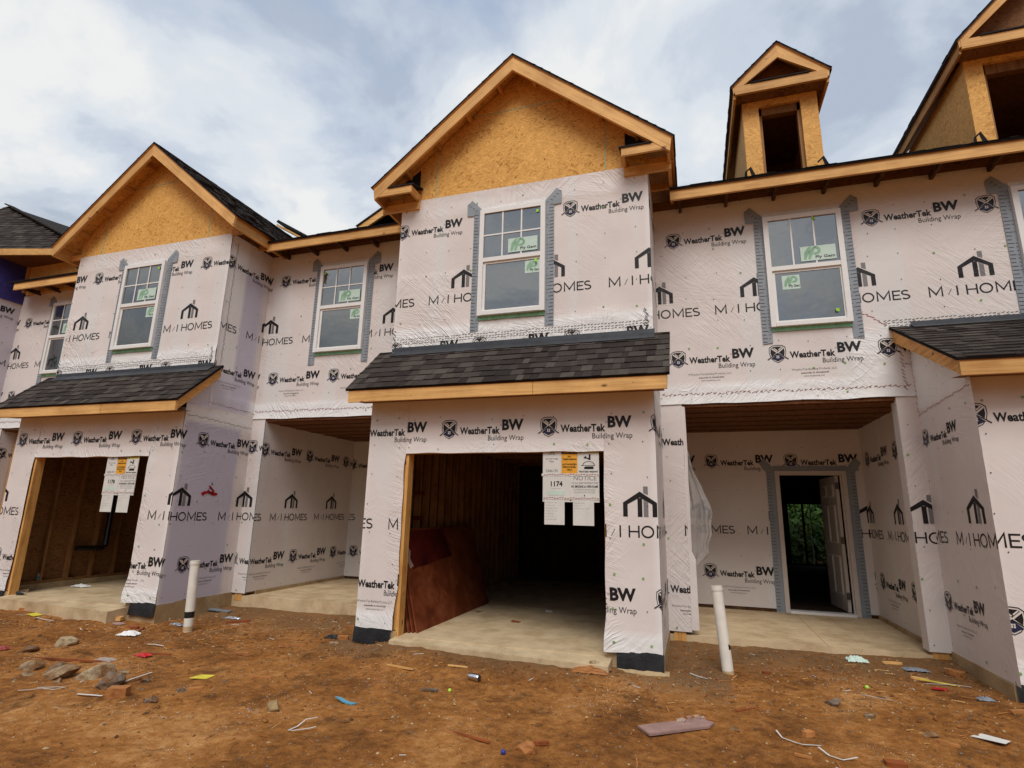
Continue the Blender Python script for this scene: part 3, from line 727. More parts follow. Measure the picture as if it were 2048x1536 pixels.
def garage_interior(par, xl, xr, kind):
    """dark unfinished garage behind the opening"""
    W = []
    b = MB(); b.box(xl - .03, xl, .12, 6.1, .0, 2.9, 'osb_shaded' if kind == 'osb' else 'dull')
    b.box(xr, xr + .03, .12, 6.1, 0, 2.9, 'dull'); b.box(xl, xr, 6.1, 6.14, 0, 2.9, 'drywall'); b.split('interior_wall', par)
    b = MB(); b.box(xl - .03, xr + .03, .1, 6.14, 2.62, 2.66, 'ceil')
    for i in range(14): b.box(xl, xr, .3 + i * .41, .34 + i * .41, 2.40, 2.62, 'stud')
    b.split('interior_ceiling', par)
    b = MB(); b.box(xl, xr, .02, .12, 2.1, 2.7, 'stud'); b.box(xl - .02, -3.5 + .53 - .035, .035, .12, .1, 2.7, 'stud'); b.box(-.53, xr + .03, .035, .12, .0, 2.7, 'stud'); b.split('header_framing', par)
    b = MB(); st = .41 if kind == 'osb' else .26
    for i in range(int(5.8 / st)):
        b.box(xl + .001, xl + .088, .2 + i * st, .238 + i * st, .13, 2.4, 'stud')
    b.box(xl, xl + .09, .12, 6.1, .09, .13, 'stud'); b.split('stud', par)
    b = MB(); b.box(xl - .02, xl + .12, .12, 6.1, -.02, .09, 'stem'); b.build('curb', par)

def house(dx, dy, dz, label, cfg):
    H = thing('townhouse', label, 'house', (dx, dy, dz), 0, None)
    yw, yu, xl = 1.344, .395, -3.5
    pb = cfg['porch_back']; ph = cfg.get
    # slab, apron and stem walls
    b = MB(); b.box(xl + .1, -.1, .02, 6.2, -.4, 0, 'conc'); b.build('garage_slab', H)
    b = MB(); b.hexa([(xl + .52, -.125, -.4), (-.5, -.28, -.4), (-.5, .02, -.4), (xl + .52, .02, -.4), (xl + .52, -.125, -.022), (-.5, -.28, -.026), (-.5, .02, -.006), (xl + .52, .02, -.006)], 'conc'); b.build('apron', H)
    b = MB(); b.box(xl - .02, xl + .53, .008, .3, -.4, .05, 'stem'); b.box(-.55, .012, .008, .3, -.4, .05, 'stem'); b.box(-.2, .012, .3, 3.0, -.4, .06, 'stem'); b.box(xl - .02, xl + .1, .3, 6, -.4, .06, 'stem'); b.split('stem_wall', H)
    b = MB(); b.box(0.012, 2.9, 1.36, pb + .1, -.4, .02, 'conc'); b.box(1.72, 1.732, 1.358, pb, .0195, .0215, 'stem') if cfg['crack'] else None
    b.build('porch_slab', H)
    b = MB(); n = 16; V = []
    for i in range(n + 1):
        x = -.60 + .66 * i / n
        for k2, (yy, zz) in enumerate(((.02, -.085), (-.035, -.088), (-.07, -.11), (-.10, -.20), (-.13, -.30))): V.append((x, yy + .025 * nz(x, k2, dx, 9) * (k2 > 0), zz + .016 * nz(x, k2, 4 + dx, 12) * (k2 > 0)))
    b.mesh(V, [(5 * i + k2, 5 * (i + 1) + k2, 5 * (i + 1) + k2 + 1, 5 * i + k2 + 1) for i in range(n) for k2 in range(4)], 'stem', False)
    if cfg['crack']: b.build('footing', H)
    for (a, c) in ((xl - .01, xl + .47), (-.45, .012)):
        b = MB(); n = 8; V = []
        for i in range(n + 1):
            x = a + (c - a) * i / n
            V += [(x, -.004, .085), (x, -.022 - .008 * nz(x, 1, 2, 7), .0), (x, -.03 - .012 * nz(x, 3, 2, 6), -.10 + .012 * nz(x, 0, 0, 5))]
        b.mesh(V, [(3 * i + k, 3 * i + k + 1, 3 * i + k + 4, 3 * i + k + 3) for i in range(n) for k in range(2)], 'membrane', True); b.build('membrane_flap', H)
    # garage
    garage_interior(H, xl + .16, -.16, cfg['garage'])
    b = MB(); b.box(xl + .528, xl + .565, .006, .13, -.01, 2.095, 'lum_z'); b.build('jamb_stud', H)
    b = MB(); b.box(xl + .49, xl + .527, .02, .14, .06, 2.095, 'lum_z'); b.build('jamb_stud', H)
    b = MB(); b.box(xl + .5, -.5, .006, .12, 2.09, 2.125, 'lum_x'); b.build('head_plate', H)
    b = MB(); b.box(-.555, -.53, .012, .13, .0, 2.095, 'lum_z'); b.build('jamb_stud', H)
    # solid sheathing behind the wraps so that no light leaks
    b = MB(); b.box(xl + .005, xl + .49, .005, .034, .06, 2.8, 'osb_shaded'); b.box(-.53, -.005, .005, .034, .06, 2.8, 'osb_shaded'); b.box(xl + .49, -.53, .005, .034, 2.13, 2.8, 'osb_shaded')
    b.box(-.035, -.005, .04, yw + .02, .06, 2.85, 'osb_shaded'); b.box(xl + .005, xl + .03, .04, 6, .06, 2.85, 'osb_shaded')
    if cfg['upper_bay']:
        b.box(xl + .005, -.005, yu + .005, yu + .035, 2.9, 5.8, 'osb_shaded'); b.box(-.035, -.005, yu + .04, 3.0, 2.86, 6.0, 'osb_shaded'); b.box(xl + .005, xl + .03, yu + .04, 3.0, 2.86, 6.0, 'osb_shaded')
    b.split('sheathing', H)
    # printed wraps
    r1, r2, mi = cfg['low']
    def low(w, addr=True): w.rows(r1, 2.37); w.rows(r2, .57, addr=addr); w.names(mi, 1.18)
    def edge_l(u, z):
        t = sm(u, xl + .40, 9, .12) * sm(z, -1, 2.06, .12); return u + t * (.022 * nz(0, z, dx, 2.4) - .012 - .03 * sm(z, -1, .35, .3)), z + (.015 * nz(u, 0, 3, 4) if z < .1 else 0), t * .008
    def edge_r(u, z):
        t = (1 - sm(u, -.42, 9, .12)) * sm(z, -1, 2.06, .12); return u + t * (.02 * nz(1, z, dx, 2.1) - .03 * sm(z, -1, .3, .25)), z + (.015 * nz(u, 0, 8, 4) if z < .1 else 0), t * (.008 + .03 * sm(z, -1, .3, .25))
    def edge_h(u, z):
        t = 1 - sm(z, 2.17, 9, .1); return u, z + t * (.014 * nz(u, dx, 0, 3.2) - .004), t * .012
    e = [('white', xl, xl + .05, 0, 9, .5), ('white', -.06, .1, 0, 9, .6), ('loose', -9, 9, 0, .25, .8), ('white', -9, 9, 0, .22 + .0, .75), ('dirt', -9, 9, 0, .45, 1.6)]
    w = Wrap((xl, 0, 0), (1, 0, 0), (0, -1, 0), xl, xl + .535, .06, 2.80, zones=e + [('loose', xl + .38, 0, 0, 3, .5)], warp=edge_l); low(w); w.nails(1); w.build('wrapped_pier', H)
    w = Wrap((-.55, 0, 0), (1, 0, 0), (0, -1, 0), -.55, .004, .055, 2.80, zones=e + [('loose', -.6, -.4, 0, 3, .5)], warp=edge_r); low(w); w.nails(2); w.build('wrapped_pier', H)
    w = Wrap((xl + .53, -.0005, 0), (1, 0, 0), (0, -1, 0), xl + .53, -.545, 2.09, 2.80, warp=edge_h, zones=[('white', -9, 9, 2.0, 2.12, .6), ('loose', -9, 9, 2, 2.2, .6)]); low(w); w.nails(3); w.build('wrapped_header', H)
    # right side face of the bay
    pz = cfg['side_zones']
    w = Wrap((.004, 0, 0), (0, 1, 0), (1, 0, 0), 0, yw, .05, 2.86, zones=pz, warp=(lambda u, z: (u, z + (.03 * nz(u, 1, 1, 3) if z < .1 else 0) + (.05 * (1 - u / yw) * 0), 0)))
    w.rows(r1 + cfg['side_shift'], 2.36); w.rows(r2 + cfg['side_shift'], .55, addr=True); w.names(mi + cfg['side_shift'], 1.17); w.nails(5)
    w.dashes(.05, 2.70, yw, 2.66, .04, .03, .01, 'ink', 4); 
    if cfg['spray']:
        r = random.Random(4)
        for i in range(26):
            t = r.random(); a = (.50 + .27 * t + r.uniform(-.02, .02), 1.55 + .035 * math.sin(t * 5) + .05 * t + r.uniform(-.012, .012)); w.poly([(a[0] + .030 * math.cos(q), a[1] + .016 * math.sin(q)) for q in (0, .8, 1.6, 2.4, 3.1, 3.9, 4.7, 5.5)], 'redspray', 4 + i * .02)
        for i in range(9):
            t = i / 9; a = (.62 + .10 * t, 1.68 - .075 * t); w.poly([(a[0] + .018 * math.cos(q), a[1] + .013 * math.sin(q)) for q in (0, .8, 1.6, 2.4, 3.1, 3.9, 4.7, 5.5)], 'redspray', 5 + i * .02)
        for pts in ([(.60, 1.63), (.65, 1.655), (.70, 1.63)], [(.645, 1.70), (.66, 1.74), (.68, 1.70), (.65, 1.715)], [(.58, 1.565), (.60, 1.60), (.62, 1.565), (.64, 1.60), (.67, 1.57), (.70, 1.60), (.72, 1.57)]):
            for pl in stroke(pts, .007): w.poly(pl, 'ink', 7)
    w.build('wrapped_side_wall', H)
    if cfg['upper_bay']:
        tri = lambda u, z: (u, 2.86 + (z - 2.86) * min(1, (.04 + .93 * max(u, 0)) / .74), 0)
        w = Wrap((.004, 0, 0), (0, 1, 0), (1, 0, 0), 0, yu, 2.86, 3.60, warp=tri, zones=pz + ([('purple', .05, 9, 2.8, 9, .7)] if cfg['spray'] else [])); w.build('wrapped_side_wall', H)
        us = cfg['up_side']
        w = Wrap((.004, yu, 0), (0, 1, 0), (1, 0, 0), yu, yw, 2.86, 5.80, zones=cfg['upside_zones'])
        w.rows(us[0], 5.31); w.names(us[1], 4.155); w.rows(us[2], 3.53, addr=True); w.nails(9); w.dashes(yu + .12, 5.7, yu + .10, 3.6, .035, .03, .02, 'ink', 6, .006, .01); w.dashes(yu - .1, 2.95, yw, 2.92, .04, .03, .012, 'redmark', 7); w.build('wrapped_side_wall', H)
    # left side face
    if cfg.get('left_face'):
        lf_ = cfg['left_face']
        w = Wrap((xl - .002, yw - .084, 0), (0, -1, 0), (-1, 0, 0), -yw + .084, .084, .055, 3.62, zones=[('white', -9, 9, 2.70, 2.85, .0), ('white', -9, 9, 2.64, 3.7, .7), ('loose', -9, 9, 2.6, 3.7, .6), ('loose', -9, 9, 0, 2.6, .3)],
                 warp=lambda u, z: (u, z if z < 2.72 else 2.72 + (z - 2.72) * max(.02, min(1, (.42 - u) * .62)), 0))
        w.art('wt', lf_[0], 2.30, .86); w.art('wt', lf_[1], .565, .88); w.art('ad', lf_[1] + .13, .34, .88); w.names(lf_[2], 1.17); w.nails(21); w.dashes(-yw + .08, 2.58, .08, 2.66, .04, .03, .012, 'redmark', 4); w.dashes(-yw + .12, 2.6, -yw + .12, 3.6, .05, .035, .03, 'redmark', 9, .007, .02)
        w.build('wrapped_side_wall', H)
    else:
        b = MB(); b.box(xl - .004, xl, .0, 6, .05, 2.86, 'wrap'); b.box(xl - .004, xl, yu, 6, 2.86, 5.8, 'wrap'); b.split('wrapped_side_wall', H)
    # upper front of the bay
    if cfg['upper_bay']:
        a1, a2, a3 = cfg['up']
        w = Wrap((xl, yu, 0), (1, 0, 0), (0, -1, 0), xl, .004, 3.50, 5.80, zones=[('loose', -9, 9, 3.4, 3.85, 1.0), ('white', -9, 9, 3.4, 3.80, .8), ('white', -9, 9, 5.50, 5.72, .25), ('loose', -9, 9, 5.45, 5.9, .7), ('white', -.05, 1, 3, 9, .6), ('white', xl, xl + .03, 3, 9, .5), ('loose', xl, xl + .9, 3.8, 4.6, .5)])
        w.rows(a1, 5.32); w.names(a2, 4.165); w.rows(a3, 3.53); w.nails(11)
        for zz, sd in ((3.625, 1), (3.655, 2), (3.69, 3)): w.dashes(xl + .02, zz, -.02, zz, .042, .03, .008, 'ink', sd, .006, .006)
        w.dashes(xl + .03, 3.6, xl + .03, 3.85, .02, .03, .03, 'ink', 8, .006, .02); w.dashes(-.06, 3.6, -.06, 3.85, .02, .03, .03, 'ink', 9, .006, .02)
        w.build('wrapped_front_wall', H)
        window(H, -1.787, yu - .032, 3.925, 5.462, small_left=False, tags=((.92, .93), (.90, .47)) if cfg['crack'] else ((.9, .93),))
        if cfg.get('gable', True): gable_roof(H, -1.753, 2.10, .094, 5.92, 7.655, 4.2, cfg['returns'], int(abs(dx)) + 3, yu, wall_half=1.755)
        pent(H, -3.69, .19, -.335, 2.85, yu, 3.52, int(abs(dx)) + 21)
    # recessed wall over the porch
    if cfg['recess']:
        rs = cfg['recess']; x1 = rs['x1']; zt = rs['top']
        zn = [('white', -9, 9, 2.8, 3.06, .85), ('loose', -9, 9, 2.8, 3.1, .7), ('loose', -9, 9, 3.6, 5.9, .18), ('white', 0, .05, 3, 9, .3)]
        if rs.get('flap'): zn += [('white', 2.32, 2.9, 2.8, 3.62, .8), ('loose', 2.3, 2.9, 2.8, 3.7, .8)]
        wp = lambda u, z: (u, z + (.016 * nz(u, dx, 2, 2.6) - .006 if z < 2.9 else 0), .012 if z < 2.9 else 0)
        w = Wrap((0, yw, 0), (1, 0, 0), (0, -1, 0), 0, x1, 2.835, zt, zones=zn, warp=wp)
        w.rows(rs['a'][0], rs['z'][0], rs['per']); w.names(rs['a'][1], rs['z'][1], rs['per']); w.rows(rs['a'][2], rs['z'][2], rs['per'], addr=True); w.nails(14)
        w.dashes(.02, 2.95, 2.9, 2.95, .05, .035, .018, 'redmark', 2, .006, .012); w.dashes(.04, 2.965, 2.9, 2.965, .07, .025, -.015, 'ink', 12, .005, .012)
        if rs.get('flap'):
            for zz, sd in ((3.70, 1), (3.735, 2), (3.765, 3)): w.dashes(2.66, zz, x1, zz - .0, .042, .03, .008, 'ink', sd, .006, .006)
            w.dashes(2.70, 3.72, 2.42, 3.92, .03, .03, .008, 'redmark', 5); w.dashes(2.83, 2.9, 2.80, 3.6, .045, .035, .03, 'redmark', 6, .007, .02)
        w.build('wrapped_recess_wall', H)
        b = MB(); b.box(0, x1, yw + .008, yw + .05, 2.85, zt + .15, 'osb_shaded'); b.split('sheathing', H)
        # porch: columns, beam underside, ceiling, back wall
        cl, cr = .272, 2.682
        wl_ = Wrap((0, yw, 0), (1, 0, 0), (0, -1, 0), 0, cl, .055, 2.835, zones=[('loose', -9, 9, 0, 3, .25), ('loose', .2, 9, 0, 3, .5)]); wl_.rows(cfg['col'][0], 2.36); wl_.names(cfg['col'][1], 1.17); wl_.rows(cfg['col'][2], .56, addr=True); wl_.nails(15); wl_.build('wrapped_column', H)
        wr_ = Wrap((cr, yw, 0), (1, 0, 0), (0, -1, 0), cr, 2.9, .055, 2.835, zones=[('loose', -9, 9, 0, 3, .4)]); wr_.names(2.31, 1.17); wr_.nails(16); wr_.build('wrapped_column', H)
        b = MB(); b.box(0.0, cl - .003, yw + .006, yw + .16, .05, 2.84, 'osb_shaded'); b.box(cr + .003, 2.9, yw + .006, yw + .16, .05, 2.84, 'osb_shaded'); b.split('column_core', H)
        b = MB(); b.box(.06, .20, yw + .012, yw + .13, -.06, .055, 'lum_z'); b.build('post_base', H)
        b = MB(); b.box(cr + .03, 2.87, yw + .012, yw + .13, -.06, .055, 'lum_z'); b.build('post_base', H)
        xrw = 2.84
        wz = Wrap((cl, yw, 0), (0, 1, 0), (1, 0, 0), yw, pb, .07, 2.80); wz.rows(cfg['pw'][0], 2.32, cfg['pw'][3]); wz.names(cfg['pw'][1], 1.165, cfg['pw'][3], .95); wz.rows(cfg['pw'][2], .55, cfg['pw'][3], addr=True); wz.nails(17, False); wz.build('porch_wall', H)
        wz = Wrap((xrw, pb, 0), (0, -1, 0), (-1, 0, 0), -pb, -yw - .16, .07, 2.80, zones=[('white', -9, -pb + .0, 0, 3, 0)]); wz.rows(-3.354, 2.28, 1.235); wz.names(-2.80, 1.15, 1.235); wz.rows(-3.30, .57, addr=True); wz.nails(18, False); wz.build('porch_wall', H)
        b = MB(); b.box(cr - .003, cr, yw + .004, yw + .17, .055, 2.835, 'wrap'); b.box(cr, xrw, yw + .16, yw + .175, .055, 2.835, 'wrap'); b.split('column_return', H)
        b = MB(); b.box(xrw + .01, 2.95, yw + .17, pb + .1, 0, 2.85, 'osb_shaded'); b.box(.0, cl - .01, yw + .17, pb + .1, 0, 2.85, 'osb_shaded'); b.split('side_framing', H)
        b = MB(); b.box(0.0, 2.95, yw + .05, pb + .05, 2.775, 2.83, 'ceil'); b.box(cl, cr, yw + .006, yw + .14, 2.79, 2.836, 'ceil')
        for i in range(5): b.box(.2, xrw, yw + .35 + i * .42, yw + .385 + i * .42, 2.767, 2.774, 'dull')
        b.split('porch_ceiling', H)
        if cfg['door']:
            d0, d1, dh = 1.603, 2.603, 2.08; zf = .055
            bp = cfg['pbk']
            def back(u0, u1, z0, z1, i):
                q = Wrap((u0, pb, 0), (1, 0, 0), (0, -1, 0), u0, u1, z0, z1, zones=[('loose', -9, 9, 0, 3, .1)]); q.rows(bp[0], 2.29, 1.187); q.names(bp[1], 1.15, 1.2); q.rows(bp[2], .565, 1.19, addr=True); q.nails(30 + i, False); q.build('porch_back_wall', H)
            back(cl, d0 + .01, .07, 2.80, 0); back(d1 - .01, xrw, .07, 2.80, 1); back(d0 + .01, d1 - .01, zf + dh - .01, 2.80, 2)
            b = MB(); b.box(cl, d0 + .04, pb + .01, pb + .12, 0, 2.8, 'dull'); b.box(d1 - .04, xrw, pb + .01, pb + .12, 0, 2.8, 'dull'); b.box(d0, d1, pb + .01, pb + .12, zf + dh - .03, 2.8, 'dull'); b.split('back_framing', H)
            f = MB(); jw = .062
            f.box(d0, d0 + jw, pb - .025, pb + .13, zf - .03, zf + dh, 'doorwhite'); f.box(d1 - jw, d1, pb - .025, pb + .13, zf - .03, zf + dh, 'doorwhite'); f.box(d0 + jw, d1 - jw, pb - .025, pb + .13, zf + dh - jw, zf + dh, 'doorwhite')
            f.box(d0 + jw, d1 - jw, pb - .03, pb + .13, zf - .035, zf + .002, 'vinyl'); f.box(d1 - jw - .02, d1 - jw, pb + .02, pb + .05, zf, zf + dh - jw, 'doorwhite')
            fo = f.build('door_frame', H)
            # open leaf, hinged at the right jamb and swung into the room
            lf = MB(); hx_, hy_ = d1 - jw - .022, pb + .14; ang = R(100); ca, sa = math.cos(ang), math.sin(ang); wd, th, hh = .86, .045, dh - jw - .015
            def LP(a, t, z): return (hx_ + ca * a * -1 * -1 - sa * t * 1.0, hy_ + sa * a + ca * t, zf + .01 + z)
            def lbox(a0, a1, t0, t1, z0, z1, m): lf.hexa([LP(a0, t0, z0), LP(a1, t0, z0), LP(a1, t1, z0), LP(a0, t1, z0), LP(a0, t0, z1), LP(a1, t0, z1), LP(a1, t1, z1), LP(a0, t1, z1)], m)
            ang = R(94); ca, sa = math.cos(ang), math.sin(ang)
            lbox(0, wd, 0, th, 0, hh, 'doorwhite')
            for (a0, a1) in ((.12, .38), (.48, .74)):
                for (z0, z1) in ((.22, .80), (.98, 1.56), (1.68, 1.88)):
                    lbox(a0, a1, th, th + .004, z0, z1, 'vinyl'); lbox(a0 + .03, a1 - .03, th + .004, th + .011, z0 + .03, z1 - .03, 'doorwhite')
            lo = lf.build('door_leaf', fo)
            for z in (.18, .98, 1.80): hb = MB(); p = LP(0, .02, z); hb.box(p[0] - .03, p[0] + .012, p[1] - .03, p[1] - .002, p[2], p[2] + .10, 'hinge'); hb.build('hinge', fo)
            for sx, e_ in ((-1, d0), (1, d1)):
                t = MB(); a, c = (e_ - .125, e_ + .005) if sx < 0 else (e_ - .005, e_ + .125)
                t.box(a, c, pb - .0105, pb - .007, .0, zf + dh + .02, 'tape'); r = random.Random(sx + 5); z = .05
                while z < zf + dh: x_ = e_ + sx * .06; t.box(min(x_, x_ + sx * .055), max(x_, x_ + sx * .055), pb - .0125, pb - .011, z, z + .007, 'tape_ink'); z += .05
                t.face([(e_ + sx * q, pb - .012, zf + dh + z) for q, z in ((-.02, 0), (.12, -.03), (.22, .12), (.14, .2))], 'tape'); t.build('flashing_tape', fo)
            t = MB(); t.box(d0 - .02, d1 + .02, pb - .0095, pb - .0065, zf + dh + .001, zf + dh + .08, 'tape'); t.build('flashing_tape', fo)
            # the room behind, with a glazed back opening looking onto the wood
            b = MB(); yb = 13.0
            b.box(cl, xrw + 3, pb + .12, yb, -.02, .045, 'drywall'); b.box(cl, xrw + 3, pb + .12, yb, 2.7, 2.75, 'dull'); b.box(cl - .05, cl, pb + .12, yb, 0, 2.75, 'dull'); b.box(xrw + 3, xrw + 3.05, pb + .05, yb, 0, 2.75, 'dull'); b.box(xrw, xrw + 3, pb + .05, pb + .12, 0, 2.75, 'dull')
            b.box(cl, 3.06, yb, yb + .1, 0, 2.75, 'dull'); b.box(4.12, xrw + 3, yb, yb + .1, 0, 2.75, 'dull'); b.box(3.06, 4.12, yb, yb + .1, 1.82, 2.75, 'dull'); b.box(1.5, 6.5, yb + .1, yb + 1.7, 2.25, 2.32, 'dull'); b.split('back_room_and_shade_roof', H)  # last box: unseen roof outside the back opening, added to shade the foliage
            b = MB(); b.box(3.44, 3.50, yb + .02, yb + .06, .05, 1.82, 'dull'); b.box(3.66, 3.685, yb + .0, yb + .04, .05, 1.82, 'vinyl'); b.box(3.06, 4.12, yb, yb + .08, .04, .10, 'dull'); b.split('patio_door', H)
        else:
            w = Wrap((cl, pb, 0), (1, 0, 0), (0, -1, 0), cl, xrw, .07, 2.80); w.rows(1.50, 2.29); w.names(.65, 1.16); w.rows(.45, .55, addr=True); w.nails(19, False); w.build('porch_back_wall', H)
            b = MB(); b.box(cl, xrw, pb + .012, pb + .05, 0, 2.8, 'dull'); b.split('back_framing', H)
        b = MB(); b.box(cl + .006, cl + .02, yw + .2, pb, .02, .075, 'stem'); b.box(xrw - .02, xrw - .006, yw + .2, pb, .02, .075, 'stem'); b.split('curb', H)
        if rs.get('eave', True):
            eave(H, rs['e0'], rs['e1'], yw, rs['ez'][0], rs['ez'][1])
            if rs.get('win'): window(H, rs['win'][0], yw - .032, rs['win'][1], rs['win'][2], grid=rs['win'][3], small_left=rs['win'][4], tags=rs['win'][5])
    return H

PURP = [('purple', .06, 1.08, 0, 2.62, 1), ('white', -.1, .05, 0, 3, .45), ('white', -9, 9, 2.58, 2.80, .6), ('loose', -9, 9, 2.5, 2.9, .7), ('loose', .0, 1.3, 1.4, 2.6, .25)]
PURP_UP = [('purple', .40, 1.20, 2.86, 3.5, .8), ('purple', .80, 1.20, 2.86, 5.25, 1), ('white', .45, .80, 2.9, 5.9, .55), ('purple', .395, .46, 3, 5.8, .7), ('white', -9, 9, 2.9, 3.1, .8), ('loose', -9, 9, 2.8, 3.1, .5)]
H1 = house(0, 0, 0, 'half-built house around the middle garage numbered 1174, with boxed gable corners and open front door', dict(
    porch_back=3.654, crack=True, garage='gyp', low=(-2.41, -1.18, -.68), side_zones=[('white', -.1, .12, 0, 3, .6), ('white', -9, 9, 2.55, 2.8, .5)], side_shift=0, spray=False, upper_bay=True, up_side=(.43, .93, .3), upside_zones=[('white', .395, .5, 3, 6, .6)],
    up=(-.998, -2.985, -.98 - .0), returns=True, col=(-.13, .24, -.10), pw=(1.4, 1.72, 1.22, 1.16), pbk=(.665, -.055, .56),
    recess=dict(x1=6.0, top=5.64, a=(.263, .755, .257), z=(5.146, 4.025, 3.435), per=1.2075, flap=True, e0=.255, e1=6.6, ez=(5.53, 5.672), win=(1.874, 3.78, 5.31, (3, 1), True, ((.66, .95), (.86, .12)))), door=True))
H0 = house(-6.706, .09, .019, 'half-built house with garage numbered 1178, lavender side wall and gable without boxed corners', dict(
    porch_back=4.0, crack=False, garage='osb', low=(-2.105, -.911, -.385), side_zones=PURP, side_shift=0.02, spray=True, upper_bay=True, up_side=(.43, -.285, .33), upside_zones=PURP_UP,
    up=(-.457, -1.175, -.99), returns=False, lwin=-1.787, col=(1.06 - 1.344 + .35, .865 - 1.344, 1.06 - 1.344 + .23), pw=(1.40, 1.70, 1.22, 1.17), pbk=None,
    recess=dict(x1=2.9 + .3, top=5.80, a=(.355, -.375, .32), z=(5.29, 4.13, 3.515), per=1.21, e0=.255, e1=2.98, ez=(5.68, 5.822), win=(1.573, 3.925, 5.462, (3, 2), False, ((.02, .93),))), door=False))
H2 = house(6.398, .084, .018, 'half-built house cut off at the right edge, garage roof running back to the upper wall', dict(
    porch_back=4.0, crack=False, garage='osb', low=(-3.483, -3.46, -2.98), side_zones=[], side_shift=0, spray=False, upper_bay=False, left_face=(-1.15, -1.17, -.73), up_side=None, upside_zones=[], up=None, returns=False, col=None, pw=None, pbk=None, recess=None, door=False))
HM = house(-13.412, .18, .038, 'half-built house at the far left edge with bare purple board under a dark hip roof', dict(
    porch_back=4.0, crack=False, garage='osb', low=(-2.105, -.911, -.37), side_zones=PURP, side_shift=0.02, spray=False, gable=False, upper_bay=True, up_side=(.30, -.10, .33), upside_zones=[('purple', .0, 2, 3, 5.5, .7)],
    up=(-.457, -1.175, -.99), returns=False, lwin=-1.787, col=(1.06 - 1.344, .865 - 1.344, 1.06 - 1.344), pw=(1.40, 1.70, 1.22, 1.17), pbk=None,
    recess=dict(x1=3.2, top=5.75, a=(.355, -.375, .32), z=(5.10, 4.10, 3.5), per=1.21, e0=.42, e1=2.98, ez=(5.68, 5.822), win=(1.573, 3.925, 5.462, (3, 2), False, ((.9, .5),))), door=False))

# ------------------------------------------------------------------ what the outer houses add
pent(H2, -3.69, 3.0, -.335, 2.85, 1.344 - .084, 3.66, 77)
# the far left house: hip roof over bare purple board, with a plywood upstand behind the lower eave
def far_left():
    b = MB(); b.box(.01, .03, .4, 2.2, 5.55, 6.46, 'purple'); b.build('bare_board', HM)
    b = MB(); b.box(.04, .12, 1.26, 1.34, 5.8, 6.44, 'lum_z')
    b.prism([(.12, 5.75), (2.4, 5.75), (2.4, 6.05), (1.55, 6.20), (1.40, 6.44), (.12, 6.44)], 1.30, 1.33, 'osb_pale'); b.build('upstand', HM)
    b = MB(); b.hexa([(.22, .86, 5.835), (2.98, .86, 5.835), (2.98, 1.34, 5.99), (.22, 1.34, 5.99), (.22, .86, 5.86), (2.98, .86, 5.86), (2.98, 1.34, 6.02), (.22, 1.34, 6.02)], 'felt')
    b.prism([(.05, 5.90), (.5, 5.92), (.34, 6.06), (.25, 5.98)], 1.2, 1.26, 'felt'); b.build('felt_strip', HM)
    P0 = Vector((-2.2, .0, 6.40)); P1 = Vector((2.05, 1.155, 6.40)); ux = (P1 - P0).normalized(); back = Vector((-ux.y, ux.x, 0)); vx = (back + Vector((0, 0, 1.05))).normalized()
    mb = MB(); shingles(mb, P0 + Vector((0, 0, .125)), ux, vx, (P1 - P0).length, 3.6, seed=91)
    # trim the courses along the hip
    n = Vector((0, 0, 1)); keep = []
    hip = lambda p: (Vector(p) - P0).dot(ux) + (Vector(p) - P0).dot(back) * 2.0 < (P1 - P0).length + .05
    f2, m2, s2 = [], [], []
    for f, mi_, sm_ in zip(mb.f, mb.mi, mb.sm):
        if all(hip(mb.v[i]) for i in f): f2.append(f); m2.append(mi_); s2.append(sm_)
    mb.f, mb.mi, mb.sm = f2, m2, s2
    L = (P1 - P0).length; top = P0 + Vector((0, 0, .11)) + ux * (L - 3.2 * .69 * 2.0) + vx * 3.2
    A = P0 + Vector((0, 0, .11)); B_ = P1 + Vector((0, 0, .11)); Tl = A + vx * 3.2
    mb.face([A, B_, top, Tl], 'shingle')
    mb.face([B_, P1 + Vector((2.0, 3.2, .11)), top + Vector((.2, .6, 0)), top], 'shingle')
    ro = mb.build('hip_roof', HM)
    b = MB(); up_ = Vector((0, 0, .03)); b.beam(B_ + up_, top + up_, .20, .03, 'shingle'); b.build('hip_cap', ro)
    b = MB(); b.beam(P0 + Vector((0, 0, .055)), P1 + Vector((0, 0, .055)), .038, .14, 'lum_x'); b.build('fascia', ro)
    b = MB(); b.face([P0, P1, P1 + back * 1.2, P0 + back * 1.2], 'osb_shaded'); b.build('soffit', ro)
far_left()

